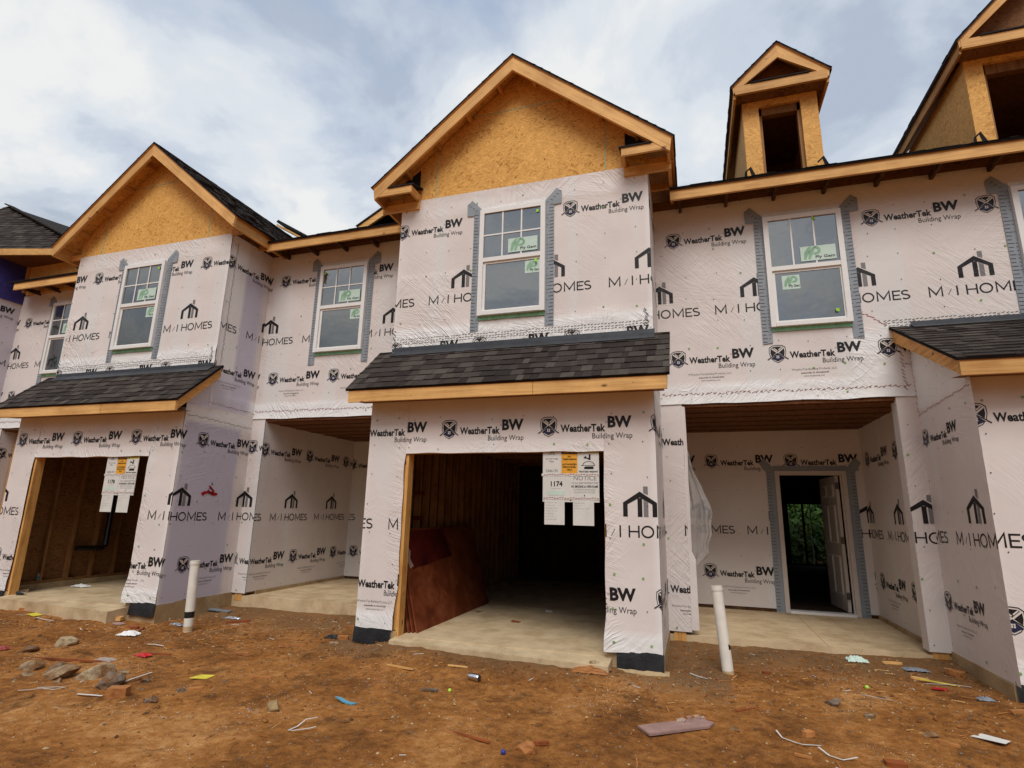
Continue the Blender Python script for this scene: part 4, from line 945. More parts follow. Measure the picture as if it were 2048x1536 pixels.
# ------------------------------------------------------------------ dormers of the middle house (children of it)
def dormer(par, xl, xr, y, zb, zw, apex, ov, depth, post, name='dormer', board=.13, opening_z=.12):
    w = MB(); xm = (xl + xr) / 2
    w.box(xl, xl + post, y, y + .05, zb, zw, 'osb_pale'); w.box(xr - post, xr, y, y + .05, zb, zw, 'osb_pale'); w.box(xl + post, xr - post, y + .003, y + .05, zw - opening_z, zw, 'osb')
    do = w.build(name, par)
    b = MB()
    for xx in (xl, xr - .02):
        b.box(xx, xx + .02, y + .05, y + depth, zb - .6, zw, 'osb_pale')
    b.box(xl + .02, xr - .02, y + depth * .7, y + depth * .7 + .02, zb - .3, zw, 'osb_shaded'); b.box(xl + .02, xr - .02, y + .05, y + depth, zw - .02, zw, 'osb_shaded')
    b.box(xl + post, xl + post + .04, y + .05, y + .14, zb, zw - .02, 'stud'); b.box(xr - post - .04, xr - post, y + .05, y + .14, zb, zw - .02, 'stud'); b.box(xl + post, xr - post, y + .05, y + .14, zw - .24, zw - .02, 'stud')
    b.split('cheek', do)
    half = (xr - xl) / 2 + .15; zt = zw + .10; y0 = y - ov; s_ = Vector((half, 0, apex - zt)).normalized(); sl = Vector((half, 0, apex - zt)).length
    r = MB()
    for sx in (-1, 1):
        tip = Vector((xm + sx * half, y0 - .02, zt)); vx = Vector((-sx * s_.x, 0, s_.z))
        if sx > 0: shingles(r, tip, (0, 1, 0), vx, depth + ov, sl + .01, seed=int(xm * 10))
        else: shingles(r, tip + Vector((0, depth + ov, 0)), (0, -1, 0), vx, depth + ov, sl + .01, seed=int(xm * 10) + 1)
        a_ = Vector((xm + sx * (half + .004), y0 - .02, zt - .006)); 
        r.box(min(a_.x, a_.x - sx * .012), max(a_.x, a_.x - sx * .012), y0 - .02, y + depth, zt - .035, zt + .012, 'felt')
    ro = r.build('dormer_roof', do)
    slope = (apex - zt) / half; t = .02; bd = .165
    for sx in (-1, 1):
        b = MB(); pr = [(xm, apex - t), (xm, apex - t - bd * 1.35), (xm + sx * (half - .03 - bd * .2), zt + .05 * slope - t - bd * .6), (xm + sx * (half - .03), zt - t - bd * .55), (xm + sx * (half - .02), zt + .02 * slope - t)]
        if sx > 0: pr = list(reversed(pr))
        b.prism(pr, y0, y0 + .035, 'lum_dn' if sx > 0 else 'lum_up'); b.build('barge_board', do)
        b = MB(); xx = xm + sx * (half - .03); b.box(min(xx, xx - sx * .03), max(xx, xx - sx * .03), y0 + .036, y + depth, zt - .17, zt - .02, 'lum_y'); b.build('eave_fascia', do)
    b = MB(); b.box(xm - half + .05, xm + half - .05, y0 - .004, y0 + .034, zw - .03, zw - .03 + board, 'lum_x'); b.box(xm - half + .06, xm + half - .06, y0 + .035, y, zw - .028, zw - .012, 'osb_shaded')
    b.build('tie_board', do)
    b = MB(); q = half - .26; zz = zw - .03 + board
    b.hexa([(xm - q, y0 - .02, zz + .004), (xm + q, y0 - .02, zz + .004), (xm + q, y, zz + .05), (xm - q, y, zz + .05), (xm - q, y0 - .02, zz + .022), (xm + q, y0 - .02, zz + .022), (xm + q, y, zz + .07), (xm - q, y, zz + .07)], 'felt')
    b.face([(xm - half + .1, y - .002, zz), (xm + half - .1, y - .002, zz), (xm, y - .002, apex - .06)], 'osb_shaded'); b.build('pediment_roof', do)
    b = MB()
    for xx in (xl - .05, xr - .10):
        b.mesh([(xx, y - .05, zb - .06), (xx + .16, y - .05, zb - .06), (xx + .16, y - .01, zb + .04), (xx + .10, y - .005, zb + .20), (xx + .02, y - .005, zb + .13), (xx, y + .02, zb - .02)], [(0, 1, 2, 5), (5, 2, 3, 4)], 'felt')
    b.split('felt_flashing', do)
    return do
dormer(H1, 1.285, 2.235, 1.344, 5.93, 7.17, 7.86, .22, 2.4, .21)
dormer(H1, 3.955, 6.10, 1.42, 5.98, 7.25, 8.65, .25, 3.0, .20, opening_z=.10)
# plain gable end that starts on the eave of the left house, mostly hidden behind the middle gable
def back_gable():
    b = MB(); x0, z0, y = 1.86, 6.05, 1.15
    b.prism([(x0, z0), (x0 + .12, z0 - .06), (x0 + 1.55, z0 + .72), (x0 + 1.55, z0 + .88)], y, y + .04, 'lum_x')
    b.prism([(x0 - .03, z0 + .012), (x0, z0), (x0 + 1.55, z0 + .88), (x0 + 1.55, z0 + .91)], y - .02, y + 2.2, 'felt')
    b.prism([(x0 + .3, z0 - .05), (x0 + 1.55, z0 - .05), (x0 + 1.55, z0 + .7)], y + .25, y + .28, 'osb_shaded'); b.build('dormer', H0)
back_gable()
# crossing roof edge that shows beyond the ridge of the left gable
b = MB(); b.beam((-1.60, 3.1, 7.60), (-.75, 3.1, 7.10), .04, .13, 'lum_x', (0, 1, 0)); b.prism([(-1.66, 7.70), (-.70, 7.15), (-.70, 7.20), (-1.62, 7.75)], 3.08, 4.2, 'felt'); b.build('dormer', H0)
# window at the right frame edge
window(H1, 4.585, 1.312, 3.78, 5.31, grid=(3, 1), small_left=True, tags=((.5, .5),))
# black pipe, bottle ledge and loose things of the left garage
b = MB(); X = -3.34; b.tube([(X + .12, 1.09, .62), (X + .12, 1.55, .60), (X + .12, 1.60, .66), (X + .12, 1.60, 2.5)], .045, 'abs', 12); b.build('drain_pipe', H0)
b = MB(); b.tube([(.36, 1.75, .4), (.40, 1.75, 2.72)], .06, 'abs', 12); b.build('drain_pipe', HM)
b = MB(); b.box(.15, .24, 1.40, 1.43, .05, 2.75, 'lum_z'); b.box(.30, .38, 1.6, 1.68, .05, 2.75, 'lum_z'); b.split('porch_stud', HM)
# back door of the middle garage
b = MB(); b.box(-2.51, -1.60, 6.05, 6.09, .02, 2.05, 'drywall')
for x in (-2.40, -2.0):
    for z0, z1 in ((.2, .9), (1.05, 1.9)): b.box(x, x + .3, 6.04, 6.05, z0, z1, 'drywall')
o = b.build('garage_door_to_house', H1); b = MB(); b.box(-2.6, -2.51, 6.03, 6.1, 0, 2.12, 'dull'); b.box(-1.6, -1.51, 6.03, 6.1, 0, 2.12, 'dull'); b.split('casing', o)
# red paint marks sprayed on the studs
b = MB(); 
for z in (1.62, 1.28): b.box(-3.34 + .089, -3.34 + .0905, .80, 1.12, z, z + .05, 'plyred')
b.split('paint_mark', H1)
# crumpled clear sheet hanging off the left column of the open porch
def hanging():
    b = MB(); nu, nv = 16, 50; V = []
    for j in range(nv + 1):
        t = j / nv; z = 2.30 - 1.50 * t
        wdt = (.04 + .15 * min(1, t / .3) + .06 * math.sin(3.1 * t * t) - .15 * max(0, (t - .86) / .14)) * (1 + .35 * nz(z, 2, 3, 2.3) + .2 * nz(z, 8, 3, 6))
        for i in range(nu + 1):
            s_ = i / nu; fold = .035 * math.sin(s_ * 13 + nz(z, 1, 1, 2.2) * 3) + .022 * math.sin(s_ * 29 + z * 5)
            V.append((.272 + wdt * s_ + .012 * nz(s_ * 3, z, 4, 3), 1.37 + .07 * s_ + fold * (.4 + .6 * s_) + .05 * nz(s_, z * 1.4, 1, 1.6), z - .05 * s_ + .02 * nz(s_, z, 2, 4)))
    b.mesh(V, [(j * (nu + 1) + i, j * (nu + 1) + i + 1, (j + 1) * (nu + 1) + i + 1, (j + 1) * (nu + 1) + i) for j in range(nv) for i in range(nu)], 'film', True)
    b.build('loose_sheet', H1)
    b = MB(); V = []
    for j in range(31):
        z = 2.80 - 2.72 * j / 30
        for i in range(4): V.append((.268 + .045 * i / 3 * (1 + .9 * (z < .9)) + .012 * nz(z, i, 1, 2.5), 1.335 + .02 * (i / 3) ** 2 + .012 * nz(z, 0, 6, 2), z))
    b.mesh(V, [(j * 4 + i, j * 4 + i + 1, (j + 1) * 4 + i + 1, (j + 1) * 4 + i) for j in range(30) for i in range(3)], 'wrap', True); b.build('wrap_edge', H1)
hanging()

# ------------------------------------------------------------------ notice boards
def board_thing(x, y, z, num, code, label, notice, seed):
    T = thing('notice_board', label, 'notice board', (x, y, z))   # origin: upper left corner of the board
    W, Hh = .635, .585
    b = MB(); b.box(0, W, .002, .008, -Hh, 0, 'paper'); bo = b.build('backing_board', T)
    b = MB(); b.tube([(W / 2, .0015, -Hh + .025), (W / 2, .0, -Hh + .025)], .011, 'black', 8); b.build('screw', T)
    def sheet(name, x0, x1, z0, z1, m, d, items, y=0.0):
        s = MB(); s.box(x0, x1, y - .001, y, z0, z1, m); w_, h_ = x1 - x0, z1 - z0
        for it in items:
            if it[0] == 't':
                _, body, u0, u1, v0, v1, bold, col = it
                for tr in fit(text_tris(body, .1, bold * .1, res=2), x0 + w_ * u0, x0 + w_ * u1, z0 + h_ * v0, z0 + h_ * v1): s.face([(a, y - .002, c) for a, c in tr], col)
            elif it[0] == 'r':
                _, u0, u1, v0, v1, col = it; s.face([(x0 + w_ * a, y - .0017, z0 + h_ * c) for a, c in ((u0, v0), (u1, v0), (u1, v1), (u0, v1))], col)
            elif it[0] == 'p':
                _, pts, col = it; s.face([(x0 + w_ * a, y - .0021, z0 + h_ * c) for a, c in pts], col)
        return s.build(name, T)
    house = [('p', [(.38, .88), (.5, .95), (.62, .88), (.62, .83), (.58, .83), (.58, .87), (.5, .915), (.42, .87), (.42, .83), (.38, .83)], 'black'), ('r', .48, .52, .83, .92, 'black')]
    sheet('place_sheet', .0, .205, -.275, -.004, 'paper', 0, house + [('t', 'M/I HOMES', .30, .70, .77, .81, .0, 'black'), ('t', 'Strawbridge', .15, .85, .57, .64, .0, 'black'), ('t', 'Place', .38, .62, .46, .54, .0, 'black'), ('t', code, .17, .83, .06, .17, .0, 'black')])
    sheet('trespass_sign', .215, .395, -.275, -.004, 'orange', 0, [('r', 0, 1, .80, 1, 'black'), ('t', 'CAUTION', .08, .92, .85, .95, .03, 'orange'), ('t', 'NO', .4, .6, .66, .73, .04, 'black'), ('t', 'TRESPASSING', .05, .95, .55, .62, .04, 'black'), ('t', 'AUTHORIZED', .05, .95, .34, .41, .04, 'black'), ('t', 'PERSONNEL', .08, .92, .23, .30, .04, 'black'), ('t', 'ONLY', .33, .67, .12, .19, .04, 'black')])
    cap = [(.5 + .3 * math.cos(R(a)), .33 + .17 * math.sin(R(a))) for a in range(0, 181, 15)]; cin = [(.5 + .26 * math.cos(R(a)), .335 + .145 * math.sin(R(a))) for a in range(180, -1, -15)]
    hat = [('p', [cap[i], cap[i + 1], cin[-2 - i], cin[-1 - i]], 'black') for i in range(12)]
    sheet('hard_hat_sign', .405, W, -.275, -.004, 'paper', 0, [('r', 0, 1, .83, 1, 'yellow'), ('p', [(.03, .85), (.2, .85), (.115, .98)], 'black'), ('t', 'CAUTION', .23, .93, .86, .97, .03, 'black'), ('p', [(.51, .78), (.60, .78), (.60, .55), (.51, .55)], 'black'), ('p', [(.25, .66), (.40, .72), (.385, .67), (.56, .60), (.54, .55), (.37, .625), (.36, .58)], 'black'), ('r', .12, .82, .315, .335, 'black'), ('p', [(.3, .18), (.74, .18), (.74, .29), (.35, .29), (.27, .24)], 'black'), ('t', 'Hard hats required', .03, .93, .02, .13, .03, 'black')] + hat)
    sheet('number_sheet', .008, .30, -.535, -.29, 'paper', 0, [('t', num, .29, .75, .48, .72, .03, 'black'), ('t', 'Community Address', .32, .70, .37, .41, .0, 'grey'), ('r', .15, .88, .12, .28, 'sticker'), ('t', 'Lot and permit record', .2, .8, .05, .09, 0, 'grey')])
    big = [('t', 'NOTICE', .12, .92, .76, .96, .0, 'grey'), ('t', 'TO ALL SUBCONTRACTORS', .04, .97, .60, .68, .01, 'grey'), ('t', 'NO SMOKING or OPEN FLAME', .03, .97, .43, .54, .03, 'black')]
    for k in range(3): big.append(('t', ('If a fire starts on the site call for', 'help at once and clear the building by', 'the nearest exit and wait outside')[k], .1 + .02 * k, .9 - .02 * k, .34 - .07 * k, .385 - .07 * k, 0, 'grey'))
    big += [('p', [(.48, .1), (.5, .13), (.52, .1), (.52, .06), (.48, .06)], 'black')]
    sheet('fire_notice', .315, W - .004, -.535, -.29, 'paper', 0, big)
    r = random.Random(seed)
    for z in (-.29, -.545):
        s = MB(); s.box(-.012 if z > -.4 else .01, W + .002, -.0035, -.003, z - .012, z + .016, 'paper'); xx = 0.01
        while xx < W - .02: s.face([(xx, -.0042, z - .006 + .006 * (int(xx * 50) % 2)), (xx + .022, -.0042, z - .002 + .006 * (int(xx * 50) % 2)), (xx + .024, -.0042, z + .006 + .006 * (int(xx * 50) % 2)), (xx + .002, -.0042, z + .002 + .006 * (int(xx * 50) % 2))], 'redmark'); xx += .030
        s.build('packing_tape', T)
    for x0, x1, zb in ((.022, .25, -.83), (.345, .575, -.832)):
        it = []
        for k in range(7 if x0 < .1 else 3):
            v = .86 - .11 * k; it.append(('t', r.choice(('Insp. date', 'Rough-in  OK', 'Initials  Date', 'Plumb  Elec  Mech')), .06, r.uniform(.35, .85), v, v + .03, 0, 'grey'))
        sheet('permit_sheet', x0, x1, zb, -.56, 'paper', 0, it)
    return T
board_thing(-1.243, .012, 2.118, '1174', 'CAN-174', 'white notice board numbered 1174 with orange caution sign hanging in the middle garage opening', True, 3)
board_thing(-8.098, .10, 2.118, '1178', 'CAN-178', 'white notice board numbered 1178 hanging in the left garage opening', False, 5)

# ------------------------------------------------------------------ red-brown form boards leaning in the middle garage
LEAN = ['innermost brown board of the stack leaning on the studs', 'third brown board from the front of the leaning stack', 'second brown board from the front of the leaning stack', 'front brown board of the leaning stack, with a torn red patch at its upper end']
for i in range(4):
    b = MB(); th = .019; xb = -2.94 + i * .045; xt = -3.25 + i * .022; y0 = .17 + .02 * i; y1 = y0 + 2.44
    zt = 1.17
    b.hexa([(xb - th, y0, 0.004), (xb, y0, 0.0), (xb, y1, 0.0), (xb - th, y1, 0.004), (xt - th, y0 + .10, zt), (xt, y0 + .10, zt + .004), (xt, y1 + .10, zt + .004), (xt - th, y1 + .10, zt)], 'ply')
    T = b.build('form_board', None, (xb, y0, 0)); tag(T, LEAN[i], 'board', 'brown boards leaning in the garage')
    if i == 3:
        # torn red overlay left on the upper front
        c = MB(); P = lambda a, t, d=.003: (xb + (xt - xb) * t - xb + d, a + .10 * t, zt * t)
        edge = [(.16, .98), (.20, .90), (.12, .84), (.19, .77), (.14, .70), (.20, .62), (.16, .58), (.28, .60), (.6, .61), (1.0, .64), (1.42, .66), (1.35, .8), (1.30, .985)]
        c.face([P(a, t) for a, t in edge], 'plyred'); c.face([P(a, t, .002) for a, t in [(.02, .95), (.18, .93), (.15, .84), (.20, .77), (.16, .70), (.2, .62), (.10, .60), (.05, .7)]], 'pinkcore'); c.build('red_overlay', T)

# ------------------------------------------------------------------ drain pipes standing out of the soil
def standpipe(p0, p1, rad, label, band, full):
    T = thing('standpipe', label, 'pipe', p0); d = Vector(p1) - Vector(p0)
    b = MB(); b.tube([-d * .3, d * .5, d], rad, 'pvc', 24); b.build('pipe', T)
    b = MB(); b.tube([d * .995, d * 1.0 + d.normalized() * -.03], rad * 1.10, 'pvc', 24); b.tube([d * .985, d * 1.02], rad * 1.08, 'pvc', 24); b.build('cap', T)
    b = MB()
    if full: b.tube([d * band, d * (band + .09)], rad * 1.02, 'black', 24, False)
    else:
        n = d.normalized(); seg = 24; a0 = n.orthogonal().normalized(); b0 = n.cross(a0)
        c = d * band; ang0 = math.atan2(Vector((.5, -.6, 0)).dot(b0), Vector((.5, -.6, 0)).dot(a0))
        for k in range(6):
            A = [ang0 + .17 * (k + q) for q in (0, 1)]; hh = .045 - .004 * k
            b.face([c + (a0 * math.cos(A[0]) + b0 * math.sin(A[0])) * rad * 1.025, c + (a0 * math.cos(A[1]) + b0 * math.sin(A[1])) * rad * 1.025, c + (a0 * math.cos(A[1]) + b0 * math.sin(A[1])) * rad * 1.025 + n * hh, c + (a0 * math.cos(A[0]) + b0 * math.sin(A[0])) * rad * 1.025 + n * (hh + .01)], 'black')
    b.build('tape_band', T)
    b = MB(); b.tube([d * .0, d * .07], rad * 1.012, 'pvc_dirt', 24, False); b.build('mud_stain', T)
standpipe((-5.93, -.06, -.17), (-5.965, -.06, .68), .057, 'white upright drain pipe with a black band, by the lavender wall', .19, True)
standpipe((.61, .24, -.13), (.545, .29, .70), .055, 'white leaning drain pipe in front of the open porch', .30, False)

# ------------------------------------------------------------------ litter, stones and offcuts on the soil
def at(x, y, up=0.0): return (x, y, gz(x, y) + up)
def rock(x, y, sx, sy, sz, label, m='rock', seed=0, sink=.3, name='stone', cat='stone', group='stones on the soil', rz=0):
    import bmesh
    bm = bmesh.new(); bmesh.ops.create_icosphere(bm, subdivisions=3, radius=1)
    r = random.Random(seed); off = Vector((r.uniform(0, 50), r.uniform(0, 50), r.uniform(0, 50)))
    pl = [(Vector((r.uniform(-1, 1), r.uniform(-1, 1), r.uniform(-.6, 1))).normalized(), r.uniform(.42, .78)) for _ in range(11)]
    for v in bm.verts:
        p = v.co.copy()
        for n, d in pl:
            e = p.dot(n) - d
            if e > 0: p -= n * e * .97
        p *= 1.12 + .14 * mnoise.noise(p * 1.7 + off) + .10 * mnoise.noise(p * 6 + off)
        v.co = Vector((p.x * sx, p.y * sy, p.z * sz))
    me = bpy.data.meshes.new(name); bm.to_mesh(me); bm.free(); me.materials.append(M[m])
    o = bpy.data.objects.new(name, me); COL.objects.link(o); o.location = at(x, y, sz * (1 - sink) - sz * .42); o.rotation_euler = (0, 0, rz)
    return tag(o, label, cat, group)
def slab_bit(name, x, y, pts, th, m, label, cat, group=None, tilt=(0, 0), rz=0, lift=.004, wob=0.0, nseg=1):
    """thin piece cut to outline pts (metres, local) lying on the soil"""
    b = MB(); n = len(pts)
    top = [(p[0], p[1], th + wob * nz(p[0] * 30, p[1] * 30, x * 7)) for p in pts]; bot = [(p[0], p[1], 0 + wob * nz(p[0] * 30, p[1] * 30, x * 7)) for p in pts]
    b.mesh(top + bot, [tuple(range(n)), tuple(reversed(range(n, 2 * n)))] + [(i, i + n, (i + 1) % n + n, (i + 1) % n) for i in range(n)], m)
    o = b.build(name); o.location = at(x, y, lift); o.rotation_euler = (tilt[0], tilt[1], rz); return tag(o, label, cat, group)
def crumple(name, x, y, sx, sy, h, m, label, cat, seed, group=None, rz=0, sharp=1.0):
    b = MB(); n = 15; V = []
    for j in range(n):
        for i in range(n):
            u, v = i / (n - 1) * 2 - 1, j / (n - 1) * 2 - 1
            rr = max(abs(u), abs(v)); px = u * sx / 2 * (1 + .25 * nz(u, v, seed, 1.7)); py = v * sy / 2 * (1 + .25 * nz(u, v, seed + 5, 1.7))
            z = .005 + h * max(0, (1 - rr ** 2)) * (.55 + .5 * abs(nz(u, v, seed, 2.3 * sharp))) + h * .45 * abs(nz(u, v, seed + 9, 4 * sharp))
            V.append((px, py, z))
    b.mesh(V, [(j * n + i, j * n + i + 1, (j + 1) * n + i + 1, (j + 1) * n + i) for j in range(n - 1) for i in range(n - 1)], m, False)
    o = b.build(name); o.location = at(x, y, .002); o.rotation_euler = (0, 0, rz); return tag(o, label, cat, group)
def strap(name, x, y, pts, w, m, label, cat, group=None):
    b = MB(); P = [Vector(p) for p in pts]; V = []
    for i, p in enumerate(P):
        d = (P[min(i + 1, len(P) - 1)] - P[max(0, i - 1)]); d.z = 0; d.normalize(); n = Vector((-d.y, d.x, 0))
        g_ = gz(x + p.x, y + p.y) - gz(x, y)
        V += [p + n * w / 2 + Vector((0, 0, g_)), p - n * w / 2 + Vector((0, 0, g_))]
    b.mesh(V, [(2 * i, 2 * i + 1, 2 * i + 3, 2 * i + 2) for i in range(len(P) - 1)], m)
    b.mesh([v + Vector((0, 0, .002)) for v in V], [(2 * i, 2 * i + 2, 2 * i + 3, 2 * i + 1) for i in range(len(P) - 1)], m)
    o = b.build(name); o.location = at(x, y, .006); return tag(o, label, cat, group)
def plank(name, x, y, L, w, th, rz, m, label, cat='offcut', group='wood offcuts on the soil', tilt=.0, jag=True):
    r = random.Random(int((x * 31 + y * 17) * 100)); k = 5; top, bot = [], []
    xs = [-L / 2 + L * i / k for i in range(k + 1)]
    e1 = [w / 2 * (1 + r.uniform(-.25, .1) * jag) for _ in xs]; e2 = [w / 2 * (1 + r.uniform(-.25, .1) * jag) for _ in xs]
    if jag: xs[0] += r.uniform(0, w * .5); xs[-1] -= r.uniform(0, w * .5); e1[-1] *= .4; e2[0] *= .5
    b = MB(); n = 2 * (k + 1); ring = [(a, c) for a, c in zip(xs, e1)] + [(a, -c) for a, c in reversed(list(zip(xs, e2)))]
    b.mesh([(a, c, th) for a, c in ring] + [(a, c, 0) for a, c in ring], [tuple(reversed(range(n))), tuple(range(n, 2 * n))] + [(i, (i + 1) % n, (i + 1) % n + n, i + n) for i in range(n)], m)
    o = b.build(name); o.location = at(x, y, .002); o.rotation_euler = (0, tilt, rz); return tag(o, label, cat, group)

# drink can
T = thing('drink_can', 'dented silver drink can lying in front of the middle garage', 'can', at(-1.68, -.80, .033), R(-14))
b = MB(); b.tube([(-.061, 0, 0), (-.055, 0, 0), (-.02, .001, 0), (.0, .002, .002), (.05, 0, 0), (.058, 0, 0)], [.027, .0325, .0325, .031, .0325, .027], 'alu', 20); b.build('body', T)
b = MB(); b.tube([(.058, 0, 0), (.0615, 0, 0)], .026, 'flash', 20); b.build('end', T)
# rubble
for a in [(-6.47, -1.23, 0.125, 0.094, 0.077, 'pale jagged stone nearest the left garage, behind the rubble heap', 'rockp', 1), (-6.51, -1.56, .095, .06, .055, 'dark brown slanted stone left of the rubble heap', 'rockg', 2), (-5.83, -1.97, 0.125, 0.100, 0.056, 'low mud-covered stone at the left end of the rubble heap', 'rock', 3),
          (-5.55, -1.90, .09, .07, .045, 'rounded grey stone behind the rubble heap', 'rockg', 4), (-5.31, -2.05, 0.188, 0.125, 0.081, 'broad brown stone in the middle of the rubble heap', 'rock', 5), (-5.00, -1.95, 0.163, 0.125, 0.094, 'large pale jagged stone at the right of the rubble heap', 'rockp', 6),
          (-4.66, -2.04, 0.150, 0.125, 0.088, 'grey-green stone beside the orange wood block', 'rockg', 7), (-2.89, -2.06, .135, .065, .055, 'smooth tan oval stone half sunk in the soil', 'rocks', 8), (-3.93, -2.27, .085, .05, .035, 'flat dark stone to the right of the orange wood block', 'rockg', 9),
          (1.40, -.40, .085, .06, .04, 'angular grey stone in front of the open porch', 'rockg', 10), (1.61, -.66, .05, .04, .035, 'small muddy stone in front of the angular grey one', 'rock', 11), (.58, -1.25, .052, .035, .024, 'round brown stone right of the broken pink board', 'rock', 12), (1.92, -.91, .055, .035, .022, 'muddy stone just left of the white paper sheet', 'rock', 13),
          (-3.90, -2.0, .04, .03, .03, 'small grey pointed stone left of the yellow paper', 'rockg', 14), (-.62, -.20, .115, .09, .075, 'pale round stone held in a yellow bag by the right garage pier', 'rockp', 15), (-6.66, .34, .05, .045, .04, 'small stone at the foot of the banded pipe', 'rockp', 16), (-2.05, -1.0, .03, .02, .015, 'small pale pebble stone behind the drink can', 'rockp', 17), (-3.66, -.18, .055, .045, .03, 'pale stone under the left pier of the middle garage', 'rockp', 18), (-5.62, -2.12, .06, .05, .03, 'small flat stone in front of the low mud-covered one', 'rock', 21), (-5.12, -2.18, .05, .04, .03, 'small brown stone in front of the rubble heap', 'rock', 22), (-4.84, -1.78, .06, .045, .035, 'small pale stone behind the large jagged one', 'rockp', 23), (-4.44, -1.90, .05, .04, .03, 'small grey stone right of the grey-green one', 'rockg', 24), (-7.0, -1.9, .06, .05, .04, 'brown stone at the left photo edge', 'rock', 19), (-5.3, -2.6, .06, .05, .03, 'dark stone at the lower left photo edge', 'rockg', 20)]:
    rock(a[0], a[1], a[2], a[3], a[4], a[5], a[6], a[7], rz=a[7] * .7)
crumple('torn_bag', -.67, -.25, .34, .24, .06, 'chip', 'torn yellow-brown bag around the stone by the right garage pier', 'bag', 8)
# wood pieces
plank('wood_block', -4.29, -2.27, .15, .10, .075, .5, 'chip', 'orange wood block beside the grey-green stone', 'wood block', jag=False)
for a in [(-7.25, -.02, .28, .10, .05, .35, 'lum_x', 'pale wood wedge in front of the left garage'), (-6.66, -.22, .22, .10, .03, -.5, 'redchip', 'reddish flat offcut beside the left garage pier'), (-6.45, -.30, .30, .035, .025, -.9, 'redchip', 'narrow slanting stick beside the left garage pier'),
          (-5.75, -1.62, .85, .025, .018, .22, 'redchip', 'long thin reddish stick pointing at the white film'), (-5.20, -1.12, .32, .022, .018, .25, 'redchip', 'short reddish stick behind the red wrapper'), (-4.07, -.36, .30, .030, .02, .55, 'chip', 'slender offcut slanting left of the middle garage'), (-4.40, -.80, .20, .04, .02, .25, 'chip', 'short pale offcut in the open soil left of the middle garage'),
          (-3.58, -1.43, .26, .025, .014, .05, 'chip', 'flat sliver right of the yellow paper'), (-1.95, -2.17, .13, .03, .012, -.25, 'chip', 'orange splinter beside the folded white strap'), (-1.24, -2.02, .36, .025, .012, -.22, 'redchip', 'long red bark strip in the foreground'), (-.72, -1.96, .14, .035, .02, .4, 'redchip', 'red wood scrap behind the orange lump'),
          (1.08, -1.20, .09, .05, .035, .7, 'chip', 'small tan wood block in the right foreground'), (.98, -1.57, .12, .022, .014, -.2, 'chip', 'brown splinter below the bent white straps'), (2.25, 1.10, .20, .05, .02, .2, 'lum_x', 'pale offcut against the open porch slab'), (2.72, .86, .22, .085, .05, -1.0, 'chip', 'reddish brick-like offcut at the right bay corner'), (2.35, .62, .16, .035, .02, -.5, 'lum_x', 'short pale offcut left of the yellow strip'),
          (.98, .42, .10, .05, .02, .3, 'redchip', 'brown wood chunk right of the leaning pipe'), (1.54, -1.5, .16, .07, .03, .1, 'redchip', 'red wood lump at the bottom edge right of centre'), (1.98, -1.05, .15, .03, .015, -.5, 'chip', 'splinter left of the white paper sheet'), (-3.72, .10, .16, .07, .04, .4, 'chip', 'wood chunk at the left foot of the middle garage pier'), (2.75, -.28, .2, .04, .02, .4, 'chip', 'pale splinters at the foot of the right bay'),
          (-5.75, .62, .34, .04, .03, .9, 'redchip', 'red stake end leaning by the porch corner'), (-3.85, -1.9, .13, .03, .014, .75, 'chip', 'thin splinter right of the flat dark stone'), (-8.25, .02, .35, .03, .02, -.2, 'redchip', 'thin red stick along the left garage apron'), (-9.0, -.05, .2, .1, .04, .8, 'chip', 'wood scraps by the left pier of the left garage'), (.70, -.78, .24, .018, .012, .7, 'redchip', 'dark twig in the soil behind the pink board'), (-2.5, -.72, .34, .022, .014, -.15, 'lum_x', 'pale bent lath in front of the middle garage'), (-1.95, -.55, .22, .02, .012, .05, 'lum_x', 'second pale lath lying nearer the drink can'), (-4.0, .75, .24, .09, .03, .5, 'chip', 'flat offcuts against the covered porch slab')]:
    plank('wood_offcut', *a)
import bmesh
def lump():
    o = rock(-.80, -2.10, .085, .06, .05, 'orange fibrous wood lump at the bottom edge of the photo', 'rock', 33, .2, 'wood_lump', 'wood lump', None); o.data.materials.clear(); o.data.materials.append(M['chip'])
lump()
# papers, films and plastics
slab_bit('yellow_paper', -4.07, -1.62, [(-.10, -.05), (.05, -.06), (.10, .05), (-.03, .055)], .002, 'yellow', 'yellow paper square lying on open soil', 'paper', None, (.05, .06), .5, .01)
slab_bit('yellow_paper', -8.52, -.23, [(-.10, -.04), (.07, -.05), (.10, .05), (-.06, .06)], .002, 'yellow', 'crumpled yellow scrap in front of the left garage', 'paper', None, (.15, .1), 0, .015, .01)
slab_bit('paper_sheet', 2.31, -.85, [(-.11, -.04), (.09, -.07), (.11, .02), (-.06, .075)], .002, 'paper', 'white paper sheet at the right edge of the photo', 'paper', None, (.03, -.05), -.5, .012, .006)
crumple('red_wrapper', -5.27, -1.23, .16, .10, .035, 'redfilm', 'bright red plastic wrapper beside a thin stick', 'wrapper', 3)
crumple('plastic_bag', -6.37, -.52, .24, .13, .055, 'whitefilm', 'white crumpled plastic bag near the banded pipe', 'bag', 5, None, .4)
crumple('plastic_film', -5.44, -1.51, .22, .09, .03, 'film', 'whitish clear film lying right of the long thin stick', 'plastic film', 6)
crumple('foil_wrapper', -6.33, .13, .24, .07, .03, 'alu', 'silver foil wrapper on the left of the banded pipe', 'wrapper', 7, None, -.2)
crumple('foil_wrapper', -6.06, .80, .28, .07, .03, 'alu', 'silver foil wrapper by the porch corner behind the banded pipe', 'wrapper', 8, None, .1)
